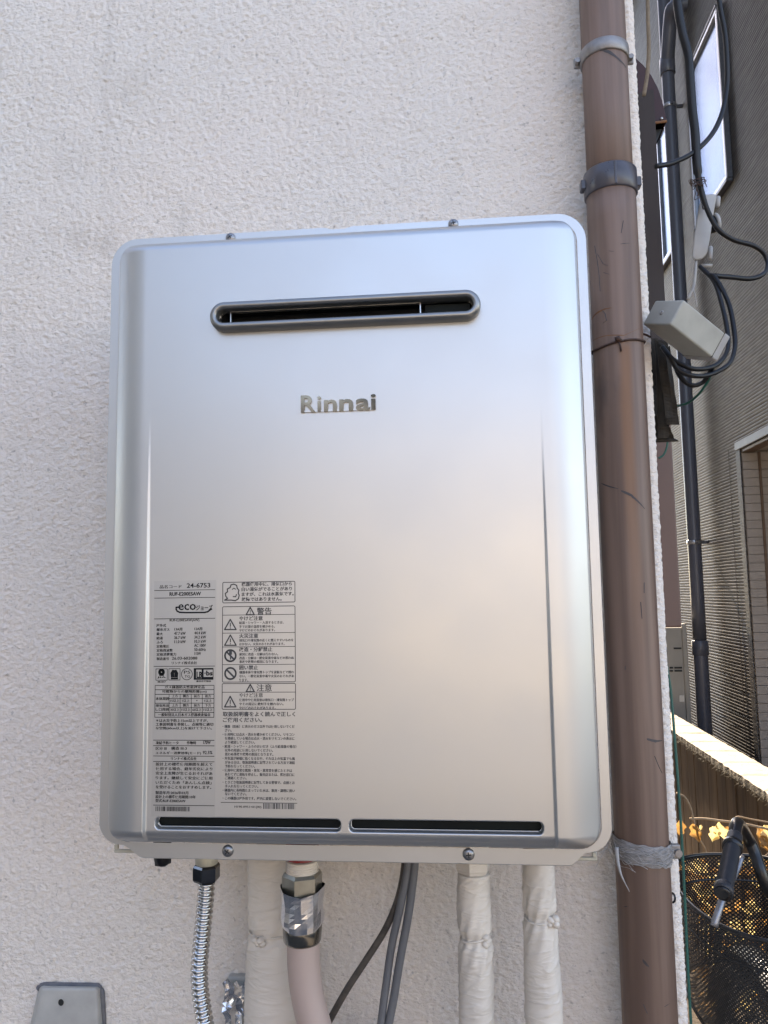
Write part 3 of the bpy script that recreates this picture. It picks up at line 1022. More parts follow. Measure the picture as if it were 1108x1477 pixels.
T.rect(63, 45, 845, 336, 1.2, .0011); T.hrule(63, 845, 137)
T.warn(362, 54, 131, 43); T.text('注意', 428, 590, 125, 76, .004)
T.warn(148, 181, 293, 60); T.text('やけど注意', 243, 495, 190, 46, .003)
for body, x1_, y_ in (('使用中や使用直後は排気口・排気筒トップ', 825, 234), ('やその周辺に絶対手を触れない。', 715, 277), ('やけどのおそれがあります。', 630, 319)):
    T.text(body, 243, x1_, y_, 32, .006)
T.text('取扱説明書をよく読んで正しく', 68, 840, 394, 52, .016); T.text('ご使用ください。', 68, 485, 455, 50, .016)
for body, x0_, x1_, y_ in (('・機器（銘板）に表示のガス以外では使用しないでくだ', 66, 832, 517), ('さい。', 90, 160, 558), ('・使用時には点火・消火を確かめてください。リモコン', 66, 832, 602),
                           ('を接続している場合は点火・消火をリモコンの表示に', 90, 832, 644), ('より確認してください。', 90, 410, 686), ('・給湯・シャワー・ふろのおいだき（ふろ給湯器の場合）', 66, 850, 729),
                           ('以外の用途に使用しないでください。', 90, 600, 771), ('思わぬ事故や故障の原因となります。', 90, 605, 813), ('・外気温が極端に低くなる日や、それ以上の気温でも風', 66, 835, 857),
                           ('がある日は、取扱説明書に記載されている方法で凍結', 90, 835, 900), ('予防を行ってください。', 90, 410, 941), ('・使用中に異常な燃焼・臭気・異常音を感じたときは', 66, 805, 984),
                           ('あわてずに運転を停止し、販売店または、弊社窓口に', 90, 832, 1028), ('ご連絡ください。', 90, 320, 1067), ('・ときどき取扱説明書に記載してある要領で、点検とお', 66, 835, 1112),
                           ('手入れを行ってください。', 90, 445, 1154), ('・機器内に長時間たまっていた水は、飲用・調理に用い', 66, 835, 1197), ('ないでください。', 90, 320, 1237),
                           ('・この機器は屋外用です。屋内に設置しないでください。', 66, 850, 1282)):
    T.text(body, x0_, x1_, y_, 33, .006)
T.hrule(48, 860, 1312)
T.text('H190-0951×01(00)', 192, 478, 1374, 30)
T.barcode(500, 838, 1322, 1385, 9)
T.build('lettering', M['ink_grey'], wl, 0.00022)

# raised chrome brand letters on the front
jobs = [(ch, text_mesh(ch, .006 if ch == 'i' else .022, .5, 4)) for ch in 'Rinnai']
dg = bpy.context.evaluated_depsgraph_get()
spans = [(118, 288), (306, 350), (382, 530), (556, 715), (745, 908), (915, 972)]
bx0, bz0 = lx(420 + 118 / 7.914, 540 + 436 / 7.914)
bx1, bz1 = lx(420 + 972 / 7.914, 540 + 410 / 7.914)
caph = 200 / 7.914 / 1585.0
metrics = []
for ch, o in jobs:
    me = bpy.data.meshes.new_from_object(o.evaluated_get(dg))
    co = np.empty(len(me.vertices) * 3)
    me.vertices.foreach_get('co', co)
    metrics.append((ch, me, co.reshape(-1, 3).copy()))
    cu = o.data
    bpy.data.objects.remove(o)
    bpy.data.curves.remove(cu)
capR = metrics[0][2][:, 1].max()
for (ch, me, co), (a, b) in zip(metrics, spans):
    xa = bx0 + (bx1 - bx0) * (a - 118) / (972 - 118)
    xb = bx0 + (bx1 - bx0) * (b - 118) / (972 - 118)
    sx = (xb - xa) / (co[:, 0].max() - co[:, 0].min())
    zl = (bz0 + bz1) / 2
    X_ = xa + (co[:, 0] - co[:, 0].min()) * sx
    Z_ = zl + np.maximum(co[:, 1], 0.0 * co[:, 1] - 0.02) * caph / capR
    Y_ = FY - panel_h(X_, Z_) - 0.0006 - (co[:, 2] - co[:, 2].min()) / (co[:, 2].max() - co[:, 2].min()) * 0.0014
    me.vertices.foreach_set('co', np.stack([X_, Y_, Z_ + ZB], -1).ravel())
    me.flip_normals()
    me.name = 'brand_letter'
    link('brand_letter', me, M['logo'], heater)
mb = MB()
for (a, b) in spans:
    xa = bx0 + (bx1 - bx0) * (a - 121) / (972 - 118)
    xb = bx0 + (bx1 - bx0) * (b - 115) / (972 - 118)
mb.box((bx0 + 0.001, FY - 0.0195, ZB + (bz0 + bz1) / 2 - 0.0002), (bx1 - .001, FY - 0.0178, ZB + (bz0 + bz1) / 2 + 0.0016))
mb.build('letter_bar', M['silver'], heater)

# ------------------------------------------------------------------ things below the heater
# corrugated chrome hose
dflex = -0.125
pp = [(298, 1262), (297, 1290), (293, 1335), (289, 1375), (287.5, 1400), (289, 1430), (294, 1465), (300, 1500), (309, 1545)]
_q = [aty(x, y, dflex) for x, y in pp]
path = smooth_path(_q + [np.array([_q[-1][0] + .02, dflex, _q[-1][2] - .12]), np.array([_q[-1][0] + .03, dflex, .05])], 60)
flex = thing('flexible_hose', 'chrome corrugated flexible water hose under the heater at left', 'hose', tuple(path[-1]))
pitch, acc, last = 0.0056, 0.0, None
rr, pts = [], []
step_ = 0.0056 / 8
P_, T_, F_ = frames(path)
dist = np.concatenate([[0], np.cumsum([np.linalg.norm(P_[i + 1] - P_[i]) for i in range(len(P_) - 1)])])
PA = np.array(P_)
for s in np.arange(0, dist[-1], step_):
    pts.append([np.interp(s, dist, PA[:, k]) for k in range(3)])
    rr.append(0.0090 - 0.0024 * (0.5 + 0.5 * math.cos(2 * math.pi * s / pitch)) ** 1.5)
mesh('corrugated_tube', *tube_vf(pts, rr, 20), M['chrome'], flex, True)


def hexnut(c, z0, z1, rad, mat, parent, name='hex_nut', rot=0.0):
    v, f = [], []
    prof_ = [(0.9, z0), (1.0, z0 + (z1 - z0) * .13), (1.0, z1 - (z1 - z0) * .13), (0.9, z1)]
    n_ = 6
    for (q, z) in prof_:
        for k in range(n_):
            a = rot + 2 * math.pi * k / n_
            v.append((c[0] + rad * q * math.cos(a), c[1] + rad * q * math.sin(a), z))
    for j in range(3):
        for k in range(n_):
            f.append((j * n_ + k, j * n_ + (k + 1) % n_, (j + 1) * n_ + (k + 1) % n_, (j + 1) * n_ + k))
    f.append(tuple(range(n_ - 1, -1, -1)))
    f.append(tuple(3 * n_ + k for k in range(n_)))
    return mesh(name, v, f, mat, parent)


a, b = aty(298, 1246, dflex), aty(298, 1270, dflex)
hexnut((a[0], dflex), b[2], a[2], 0.0140, M['darkened_chrome'], flex, rot=0.5)
mesh('collar', *ring_vf((a[0], dflex), 0.004, 0.0115, a[2], a[2] + 0.012, 24), M['cream_metal'], flex, True)

# pink grey hose with its brass fitting
dp = -0.115
pk = [(437, 1345), (437.5, 1370), (439, 1400), (443, 1432), (449, 1460), (457, 1490), (468, 1525), (482, 1565)]
_q = [aty(x, y, dp) for x, y in pk]
path = smooth_path(_q + [np.array([_q[-1][0] + .03, dp, _q[-1][2] - .10]), np.array([_q[-1][0] + .05, dp, .05])], 8)
pink = thing('gas_hose', 'thick pinkish grey hose with brass nut and foil sticker below the heater', 'hose', tuple(path[-1]))
mesh('hose', *tube_vf(path, 0.0168, 28), M['hose'], pink, True)
c0 = aty(436, 1290, dp)
zt = {y: float(aty(436, y, dp)[2]) for y in (1232, 1239, 1244, 1258, 1292, 1280, 1334, 1357)}
pc = (float(c0[0]), dp)
mesh('pipe_thread', *tube_vf([(pc[0], dp, zt[1258] - .004)] + [(pc[0], dp, zt[1258] - .004 + 0.0008 * k) for k in range(1, 22)], [0.0165 + 0.0007 * math.sin(k * 2.0) for k in range(22)], 24), M['wrap'], pink, True)
mesh('red_tape', *ring_vf(pc, 0.015, 0.0176, zt[1239] + .0012, zt[1232] + 0.01, 24), M['red_tape'], pink, True)
hexnut(pc, zt[1292], zt[1258] + .001, 0.0210, M['brass'], pink, rot=0.35)
v, f = [], []
NZ, NK = 8, 22
r_f = random.Random(4)
for i in range(NZ + 1):
    z = zt[1334] + (zt[1280] - zt[1334]) * i / NZ
    for k in range(NK):
        a = 2 * math.pi * k / NK
        q = 0.0222 + 0.0022 * mnoise.noise((math.cos(a) * 1.9, math.sin(a) * 1.9, i * .30)) + 0.00012 * r_f.uniform(-1, 1)
        if i == 0: q -= 0.001
        v.append((pc[0] + q * math.cos(a), dp + q * math.sin(a), z + (0.0012 * mnoise.noise((a * 2, 3, 1)) + 0.0035 * math.sin(a * 2 + 1.2) * .6 if i in (0, NZ) else 0)))
for i in range(NZ):
    for k in range(NK):
        f.append((i * NK + k, i * NK + (k + 1) % NK, (i + 1) * NK + (k + 1) % NK, (i + 1) * NK + k))
foil_b = mesh('foil_sticker', v, f, M['foil'], pink)
mesh('collar', *tube_vf([(pc[0], dp, zt[1357]), (pc[0], dp, zt[1357] + .002), (pc[0], dp, zt[1357] + .010), (pc[0], dp, zt[1334] + .008)], [0.0186, 0.0195, 0.0202, 0.0208], 32), M['black_nickel'], pink, True)


# cream vinyl wrapped pipes
def wrapped(name, label, pts, y, rads, tie, seed, knot_side, group=None, nut=False):
    c = [aty(px, py, y) for px, py in pts]
    c.append(2 * c[-1] - c[-2])
    c.append(np.array([c[-1][0], y, .04]))                    # down to the ground, out of the picture
    rads = list(rads) + [rads[-1]] * 2
    path = smooth_path(c, 40)
    o = thing(name, label, 'pipe', tuple(path[-1]), group)
    n_ = len(path)
    zz = [p[2] for p in path]
    rb = np.interp(np.linspace(0, 1, n_), np.linspace(0, 1, len(rads)), rads)
    ztie = float(aty(pts[0][0], tie, y)[2])
    rl = [float(rb[i] - 0.0030 * math.exp(-((zz[i] - ztie) / 0.006) ** 2)) for i in range(n_)]

    def rad(i, k, a):
        z = zz[i]
        hel = a * 0.012 + z
        w_ = 0.0011 * mnoise.noise((math.cos(a) * 1.2 + seed, math.sin(a) * 1.2, z * 18))
        q = mnoise.noise((hel * 95 + seed, a * .4, z * 3))
        w_ += 0.0009 * max(0, 1 - abs(q) * 9)
        turn = (z / 0.040 + a / (2 * math.pi)) % 1.0              # overlapping turns of the tape
        w_ += 0.0006 * max(0.0, 1 - turn * 4)
        near = math.exp(-((z - ztie) / 0.03) ** 2)
        w_ += near * 0.0010 * math.sin(a * 9 + z * 160 + seed)
        return w_
    mesh('vinyl_wrap', *tube_vf(path, rl, 56, rad=rad), M['wrap'], o, True)
    i0 = int(np.argmin([abs(z - ztie) for z in zz]))
    ctr, r0 = path[i0], rl[i0]
    loop = [(ctr[0] + (r0 + .0012) * math.cos(t), ctr[1] + (r0 + .0012) * math.sin(t), ctr[2] + .003 * math.sin(t * 1.0 + seed)) for t in np.linspace(0, 2 * math.pi, 40)]
    mb = MB()
    mb.tube(loop, [0.0012 + 0.0006 * mnoise.noise((i * .5, seed, 0)) for i in range(40)], 6)
    ka = math.radians(knot_side)
    kc = np.array([ctr[0] + (r0 + .003) * math.cos(ka), ctr[1] + (r0 + .003) * math.sin(ka), ctr[2]])
    rk = random.Random(seed)
    for q in range(5):
        e = np.array([rk.uniform(-.0055, .0055), rk.uniform(-.003, .001), rk.uniform(-.0035, .0035)])
        d = np.array([rk.uniform(-1, 1), rk.uniform(-.4, .2), rk.uniform(-.6, .6)])
        d = d / np.linalg.norm(d) * .0042
        mb.tube([kc + e - d, kc + e - d * .6, kc + e, kc + e + d * .6, kc + e + d], [.0010, .0030, .0036 + rk.uniform(-.0008, .0006), .0030, .0012], 8)
    d = np.array([.006 * math.copysign(1, rk.uniform(-1, 1)), -.001, -.006])
    mb.tube([kc, kc + d * .6, kc + d + np.array([0, 0, -.002])], [.0024, .0020, .0012], 7)
    mb.build('tie', M['wrap'], o, True)
    if nut:
        p = c[0]
        hexnut((p[0], y), p[2] + .001, p[2] + 0.03, 0.0185, M['wrap'], o, rot=.3)
    return o


wrapped('wrapped_pipe', 'wide cream vinyl wrapped pipe behind the pinkish hose', [(396, 1225), (396, 1290), (397, 1340), (399, 1400), (401, 1477), (402, 1560)], -0.052,
        [.030, .0295, .029, .033, .0355, .036, .036], 1341, 3, -110, 'wrapped pipes under the heater')
wrapped('wrapped_pipe', 'cream wrapped pipe with hex collar and tie knot on its right', [(683, 1258), (683, 1300), (686, 1350), (686.5, 1410), (687.5, 1477), (688, 1560)], -0.10,
        [.0165, .0175, .0172, .0172, .0175, .0175], 1350, 8, -35, 'wrapped pipes under the heater', True)
wrapped('wrapped_pipe', 'cream wrapped pipe nearest the brown downpipe with high dirty tie', [(777, 1225), (777.5, 1300), (780, 1360), (783, 1420), (784.5, 1477), (785, 1560)], -0.10,
        [.0155, .0160, .0172, .0180, .0184, .0184], 1321, 13, -45, 'wrapped pipes under the heater')


def cable(name, label, pts, r, mat, n=8, cat='cable', group=None, sm=10):
    """pts: (px, py, y) in the photograph's pixels and world depth y"""
    q = [aty(*p) for p in pts]
    d = q[-1] - q[-2]
    q += [q[-1] + d, q[-1] + d * 2, q[-1] + d * 3 + np.array([0, 0, -.05])]
    c = smooth_path(q + [np.array([q[-1][0], q[-1][1], .05])], sm)
    o = mesh(name, *tube_vf(c, r, n), mat, None, True)
    return tag(o, label, cat, group)


cable('power_cable', 'dirty brown cable slanting down to the left below the heater',
      [(585, 1225, -.1), (582, 1260, -.1), (573, 1300, -.1), (555, 1342, -.095), (528, 1385, -.09), (500, 1428, -.085), (470, 1482, -.08), (440, 1540, -.07)], 0.0036, M['dirty_cable'], 10, group='cables below the heater')
cable('power_cable', 'left one of two smooth grey cables below the heater',
      [(590, 1225, -.105), (587, 1260, -.105), (577, 1310, -.105), (565, 1365, -.1), (557, 1420, -.1), (549, 1482, -.1), (543, 1540, -.1)], 0.0041, M['grey_cable'], 12, group='cables below the heater')
cable('power_cable', 'right one of two smooth grey cables below the heater',
      [(600, 1225, -.105), (597, 1260, -.105), (589, 1320, -.105), (577, 1385, -.102), (568, 1440, -.1), (560, 1482, -.1), (552, 1540, -.1)], 0.0043, M['grey_cable'], 12, group='cables below the heater')

# grey cover on the wall, bottom left
CD = 0.016
a, b = aty(61, 1425, -CD), aty(140, 1425, -CD)
cover = thing('conduit_cover', 'grey metal cover with a screw hole low on the stucco wall', 'cover', (float((a[0] + b[0]) / 2), 0, 0.72))
zt_, zb_ = float(a[2]), 0.70
al, br = aty(48, 1477, -CD), aty(142, 1477, -CD)
ka_ = (zt_ - zb_) / (zt_ - al[2])
al = a + (al - a) * ka_
br = b + (br - b) * ka_
bt0, bt1 = aty(57, 1420, 0), aty(146, 1422, 0)
bm = bmesh.new()
f0 = [bm.verts.new(tuple(q)) for q in (a, b, br, al)]
b0 = [bm.verts.new(q) for q in ((bt0[0], 0, bt0[2]), (bt1[0], 0, bt1[2]), (br[0] + .004, 0, zb_), (al[0] - .004, 0, zb_))]
bm.faces.new(f0[::-1])
for k in range(4):
    bm.faces.new((f0[k], f0[(k + 1) % 4], b0[(k + 1) % 4], b0[k]))
bmesh.ops.bevel(bm, geom=[e for e in bm.edges if True], offset=0.004, segments=4, profile=0.5, affect='EDGES')
bmesh.ops.recalc_face_normals(bm, faces=bm.faces)
me = bpy.data.meshes.new('shell')
bm.to_mesh(me)
bm.free()
link('shell', me, M['conduit'], cover, True)
hc = aty(88, 1446, -CD - .0005)
mesh('screw_hole', [(hc[0] + .0036 * math.cos(t), -CD - .0004, hc[2] + .0040 * math.sin(t)) for t in np.linspace(0, 2 * math.pi, 20)[:-1]], [tuple(range(19))], M['black'], cover)
mesh('hole_rim', *tube_vf([(hc[0] + .0038 * math.cos(t), -CD - .0002, hc[2] + .0042 * math.sin(t)) for t in np.linspace(0, 2 * math.pi, 20)], .0004, 6), M['conduit'], cover, True)
ck = [(bt0[0] - .001, -.001, bt0[2] - .004), (bt0[0] + .006, -.002, bt0[2] + .001), (bt1[0] - .003, -.002, bt1[2] + .001), (bt1[0] + .002, -.002, bt1[2] - .005), (br[0] + .006, -.002, zb_)]
cp = []
for i in range(len(ck) - 1):
    for k in range(12): cp.append(np.array(ck[i]) + (np.array(ck[i + 1]) - np.array(ck[i])) * k / 12)
mesh('caulk_bead', *tube_vf(cp, [0.0030 + 0.0012 * mnoise.noise((i * .4, 0, 0)) for i in range(len(cp))], 8), M['caulk'], cover, True)

# crumpled foil against a grey plate, beside the wide wrapped pipe
pa, pb = aty(328, 1408, -0.008), aty(366, 1500, -0.008)
pl = thing('wall_plate', 'small grey wall plate half behind the wide cream wrapped pipe', 'plate', (float(pa[0]), 0, float(pb[2])))
MB().box((pa[0], -.009, pb[2] - .03), (pb[0] + .02, .004, pa[2]), .003, 2).build('plate', M['conduit'], pl)
MB().box((pa[0] + .006, -.014, pa[2] - .014), (pb[0] + .02, -.0095, pa[2] - .011), .001, 1).build('ridge', M['alu'], pl)
fa, fb = aty(320, 1421, -0.03), aty(360, 1520, -0.03)
v, f = [], []
nu, nv_ = 8, 16
rf = random.Random(21)
for i in range(nv_ + 1):
    for k in range(nu + 1):
        x = fa[0] + (fb[0] - fa[0]) * k / nu + rf.uniform(-.0008, .0008) + .002 * math.sin(i * .8)
        z = fa[2] + (fb[2] - fa[2]) * i / nv_ + rf.uniform(-.0016, .0016)
        if i == 0: z += rf.uniform(-.007, .004)
        y = -.026 + rf.uniform(-.0005, .0005) + .0045 * abs(math.sin(k * 1.0 + i * .12)) + .005 * mnoise.noise((k * .35, i * .3, 0))
        v.append((x, y, z))
for i in range(nv_):
    for k in range(nu):
        q = i * (nu + 1) + k
        if (i + k) % 2:
            f.append((q, q + 1, q + nu + 2)); f.append((q, q + nu + 2, q + nu + 1))
        else:
            f.append((q, q + 1, q + nu + 1)); f.append((q + 1, q + nu + 2, q + nu + 1))
tag(mesh('foil_scrap', v, f, M['foil']), 'crumpled bright foil scrap between chrome hose and wide wrapped pipe', 'foil')

# ------------------------------------------------------------------ brown downpipe
dpipe = thing('brown_downpipe', 'weathered brown plastic downpipe running up the house corner', 'downpipe', (PX, PIPE_Y, 0))


def pz(px, py, y=PIPE_Y - 0.028):
    return float(aty(px, py, y)[2])


zc0, zc1 = pz(880, 268), pz(880, 232)
R1, R0 = 0.0285, 0.0266
mesh('pipe_section', *tube_vf([(PX, PIPE_Y, 0.02 + (zc0 + .012 - .02) * k / 40) for k in range(41)], R1, 48), M['brown_pipe'], dpipe, True)
mesh('pipe_section', *tube_vf([(PX, PIPE_Y, zc0 - .01 + (5.4 - zc0) * k / 30) for k in range(31)], R0, 48), M['brown_pipe'], dpipe, True)
cj = mesh('joint_collar', *ring_vf((PX, PIPE_Y), R0 - .002, R1 + .0022, zc0, zc1, 48, .0015), M['collar'], dpipe, True)
mb = MB()
for s in (-1, 1):
    MB().box((PX + s * (R1 + .0035) - .003, PIPE_Y - .006, zc0 + .010), (PX + s * (R1 + .0035) + .003, PIPE_Y + .006, zc0 + .022), .001, 1).build('lug', M['collar'], cj)
mb.box((PX - .0015, PIPE_Y - R1 - .0030, zc0 + .001), (PX + .0015, PIPE_Y - R1 - .0005, zc1 - .001), .0008, 1)
mb.build('seam', M['collar'], cj)
# upper galvanised clip
z0_ = pz(868, 62)
cl = mesh('pipe_clip', *ring_vf((PX, PIPE_Y), R0 - .002, R0 + .0022, z0_ - .007, z0_ + .009, 48, .001), M['galv'], dpipe, True)
mb = MB()
for s in (-1, 1):
    mb = MB()
    mb.box((PX + s * (R0 + .0045) - .0045, PIPE_Y + .004, z0_ - .006), (PX + s * (R0 + .0045) + .0045, PIPE_Y + .008, z0_ + .007), .001, 1)
    mb.tube([(PX + s * (R0 + .005), PIPE_Y - .002, z0_), (PX + s * (R0 + .005), PIPE_Y + .010, z0_)], .0032, 8)
    mb.build('clip_bolt', M['galv'], cl)
MB().box((PX - .008, PIPE_Y + R0, z0_ - .006), (PX + .008, .002, z0_ + .006)).build('wall_bracket', M['galv'], cl)
# lower clip, wrapped in dust and cobweb
z0_ = pz(925, 1236)
rg, nn_ = [], 64
v, f = [], []
for j in range(9):
    for k in range(nn_):
        a = 2 * math.pi * k / nn_
        q = R1 + 0.0016 + 0.0014 * math.sin(j / 8 * math.pi) + .0012 * mnoise.noise((math.cos(a) * 9, math.sin(a) * 9, j * 1.1))
        v.append((PX + q * math.cos(a), PIPE_Y + q * math.sin(a), z0_ - .010 + .0215 * j / 8 + .0015 * mnoise.noise((math.cos(a) * 4, math.sin(a) * 4, 5)) - 0.0035 * math.cos(a)))
for j in range(8):
    for k in range(nn_):
        f.append((j * nn_ + k, j * nn_ + (k + 1) % nn_, (j + 1) * nn_ + (k + 1) % nn_, (j + 1) * nn_ + k))
cl = mesh('pipe_clip', v, f, M['cobweb'], dpipe, True)
tag(cl, 'dusty clip matted with grey cobweb')
mb = MB()
mb.box((PX + R1 + .001, PIPE_Y - .006, z0_ - .009), (PX + R1 + .011, PIPE_Y + .001, z0_ + .006), .0015, 2)
mb.tube([(PX + R1 + .008, PIPE_Y - .010, z0_ - .002), (PX + R1 + .008, PIPE_Y, z0_ - .002)], .0040, 8)
mb.build('clip_bolt', M['galv'], cl)
mb = MB()
rw = random.Random(9)
for k in range(46):
    a0 = rw.uniform(-2.9, -.1)
    da = rw.uniform(.2, .9)
    zq = z0_ + rw.uniform(-.009, .010)
    zz2 = zq + rw.uniform(-.008, .006)
    P_ = []
    for j in range(7):
        t = j / 6
        a = a0 + da * t
        q = R1 + .0042 + .0010 * math.sin(t * 3)
        P_.append((PX + q * math.cos(a), PIPE_Y + q * math.sin(a), zq + (zz2 - zq) * t + .002 * math.sin(t * 5 + k)))
    mb.tube(P_, rw.uniform(.00012, .00032), 4)
p1, p2, p3 = aty(889, 1222, -.07), aty(896, 1262, -.078), aty(908, 1286, -.076)
mb.tube(smooth_path([p1, (p1 + p2) / 2 + np.array([-.001, 0, 0]), p2, p3], 4), [.0022, .0022, .0021, .002, .0019, .0018, .0016, .0014, .0011, .0009, .0006, .0005, .0003], 5)
for q in range(5):
    z = z0_ + rw.uniform(-.02, .02)
    mb.tube([(PX - R1 - .001, PIPE_Y - .01, z), (PX - R1 - .012, PIPE_Y - .02, z + rw.uniform(.0, .03)), (W2 - .002, FY + .09, z + rw.uniform(.02, .06))], .00018, 4)
mb.build('cobweb', M['web'], cl, True)


# scuffs: thin marks on the pipe's skin
def scuff(pts, wdt, mat=None):
    v, f = [], []
    P_ = []
    for (px, py) in pts:
        z = pz(px, py)
        rr_ = R0 if z > zc1 else R1
        xx = float(aty(px, py, PIPE_Y - rr_)[0])
        for _ in range(6):
            s = max(-1, min(1, (xx - PX) / rr_))
            yy = PIPE_Y - math.sqrt(max(0, 1 - s * s)) * rr_
            q = aty(px, py, yy)
            xx, z = float(q[0]), float(q[2])
        P_.append((math.asin(max(-1, min(1, (xx - PX) / rr_))), z, rr_))
    m = len(P_)
    L = []
    for i in range(m - 1):
        for k in range(5):
            t = k / 5
            L.append(tuple(np.array(P_[i]) * (1 - t) + np.array(P_[i + 1]) * t))
    L.append(P_[-1])
    for i, (an, z, rr_) in enumerate(L):
        t = i / (len(L) - 1)
        ww = wdt * (0.35 + 0.65 * math.sin(math.pi * min(1, t + .12))) * (0.8 + 0.5 * mnoise.noise((i * .9, wdt * 1e4, pts[0][0])))
        for s in (-1, 1):
            v.append((PX + (rr_ + .00025) * math.sin(an), PIPE_Y - (rr_ + .00025) * math.cos(an), z + s * ww / 2))
    for i in range(len(L) - 1):
        f.append((2 * i, 2 * i + 2, 2 * i + 3, 2 * i + 1))
    return v, f


def vscuff(pts, wdt):
    v, f = [], []
    P_ = [scuff([p, p], .001)[0][0] for p in pts]
    for i, p in enumerate(P_):
        v += [(p[0] - wdt / 2, p[1] - .0001, p[2]), (p[0] + wdt / 2, p[1] - .0001, p[2])]
    for i in range(len(P_) - 1):
        f.append((2 * i, 2 * i + 1, 2 * i + 3, 2 * i + 2))
    return v, f


class SC:
    def add(self, v_, f_):
        mesh('scuff_mark', v_, f_, self.m, dpipe)
        return self


mb = SC()
mb.m = M['scratch']
mb.add(*scuff([(849, 66), (862, 70), (880, 76), (893, 86), (903, 98)], .006))
mb.add(*scuff([(868, 697), (880, 702), (892, 705)], .0022)).add(*scuff([(896, 708), (910, 714), (921, 724), (930, 734)], .004))
mb.add(*scuff([(933, 1066), (945, 1069), (955, 1068)], .0035)).add(*scuff([(895, 352), (908, 351)], .0009)).add(*scuff([(878, 362), (886, 363)], .0008))
mb.add(*scuff([(870, 393), (880, 396)], .0008)).add(*scuff([(900, 1308), (907, 1307)], .001)).add(*scuff([(927, 1385), (936, 1394)], .005)).add(*scuff([(958, 1452), (966, 1447)], .0008))
for p in ([(858, 354), (861, 372), (864, 392), (866, 420)], [(862, 366), (870, 380), (877, 383)], [(868, 446), (873, 452), (875, 462), (870, 466)], [(929, 840), (929, 855)], [(924, 868), (926, 892)],
          [(902, 960), (902, 966)], [(944, 1090), (950, 1105), (955, 1115)], [(896, 336), (899, 318)], [(928, 1448), (934, 1462)]):
    mb.add(*vscuff(p, .0008))
mb.m = M['rust']
mb.add(*scuff([(855, 458), (862, 451), (872, 446), (882, 444)], .0028)).add(*scuff([(855, 492), (875, 484), (900, 484), (922, 474)], .0012))

# tie wire round the downpipe
zw = pz(893, 493)
lp = []
for k in range(60):
    a = 2 * math.pi * k / 59 - math.pi / 2
    q = R1 + .0012
    lp.append((PX + q * math.cos(a), PIPE_Y + q * math.sin(a), zw + .004 * math.cos(a) * 1.0 + .0015 * math.sin(a * 3) + .0035 * abs(math.cos(a)) - .001))
wire = thing('tie_wire', 'rusty dark wire knotted round the brown downpipe', 'wire', (PX, PIPE_Y, zw))
mesh('loop', *tube_vf(lp, .0013, 8), M['rusty_wire'], wire, True)
kx = float(aty(891, 494, PIPE_Y - R1)[0])
kn = np.array([kx, PIPE_Y - R1 - .002, zw + .001])
mb = MB()
mb.tube([kn + np.array((-.003, 0, .001)), kn + np.array((.0, -.001, .002)), kn + np.array((.003, 0, -.001))], [.0026, .0034, .0024], 8)
mb.tube([kn, kn + np.array((.002, -.001, -.006)), kn + np.array((.003, .0, -.013))], .0011, 6)
mb.build('knot', M['rusty_wire'], wire, True)
e0 = np.array(lp[18])
wp = smooth_path([np.array((PX + R1 + .0005, PIPE_Y - .006, zw + .0035)), aty(914, 486, -.05), aty(924, 482, -.04), aty(932, 483, -.03), aty(938, 486, -.012)], 6)
mesh('tail', *tube_vf(wp, .0013, 7), M['rusty_wire'], wire, True)

# ------------------------------------------------------------------ boxes and cables at the corner
sc = 0.87 / FPX / 4.817
A = atd(830 + 660 / 4.817, 430 + 185 / 4.817, 0.87)
_f = ray(967, 468)
_f = _f / np.linalg.norm(_f)
_rr = RT - _f * np.dot(RT, _f)
_rr /= np.linalg.norm(_rr)
_uu = np.cross(_rr, _f)
cv = lambda x, y, d: (_rr * x - _uu * y + _f * d) * sc
U, V_, W_ = cv(335, 255, 292), cv(75, -170, 62), cv(-192, -3, 223)
jb = thing('junction_box', 'light grey plastic junction box hanging tilted beside the brown downpipe', 'box', tuple(A))
mesh('body', *obox_vf(A, U * 0.985, V_, W_, .0022, 3), M['box_grey'], jb)
n_end = -U / np.linalg.norm(U)
sp = A + V_ * .48 + W_ * .52
mesh('screw', *tube_vf([sp + n_end * 0.0, sp + n_end * .0008, sp + n_end * .001], [.0026, .0026, .0018], 12), M['closure'], jb, True)
u_, v_ = V_ / np.linalg.norm(V_), W_ / np.linalg.norm(W_)
mesh('screw_slot', *obox_vf(sp + n_end * .0009 - u_ * .0016 - v_ * .0003, u_ * .0032, v_ * .0006, n_end * .0003), M['dark_cable'], jb)
mesh('lid', *obox_vf(A + U * .90 - V_ * .02 - W_ * .02, U * .11, V_ * 1.04, W_ * 1.04, .002, 2), M['closure'], jb)
mesh('gasket', *obox_vf(A + U * .885 + V_ * .004 + W_ * .004 - (V_ + W_) * .004, U * .012, V_ * 1.001, W_ * 1.001), M['tar'], jb)

# elongated cable closure higher up
D2 = 1.13
cl2 = thing('cable_closure', 'long ivory plastic cable closure hanging in the gap above the junction box', 'closure', tuple(atd(1002, 376, D2)))
outl2 = [(1014, 281), (1031, 279.5), (1034, 284), (1029, 310), (1024, 345), (1020, 366), (1013, 374), (1003, 376), (998, 371), (1000, 350), (1004, 320), (1009, 295)]
v = [atd(x, y, D2) for x, y in outl2] + [atd(x, y, D2 + .035) for x, y in outl2]
bm = bmesh.new()
vs = [bm.verts.new(tuple(p)) for p in v]
k_ = len(outl2)
bm.faces.new(vs[:k_])
bm.faces.new(vs[k_:][::-1])
for i in range(k_): bm.faces.new((vs[i], vs[k_ + i], vs[k_ + (i + 1) % k_], vs[(i + 1) % k_]))
bmesh.ops.recalc_face_normals(bm, faces=bm.faces)
bmesh.ops.bevel(bm, geom=list(bm.edges), offset=.0028, segments=3, profile=.5, affect='EDGES')
me = bpy.data.meshes.new('body')
bm.to_mesh(me)
bm.free()
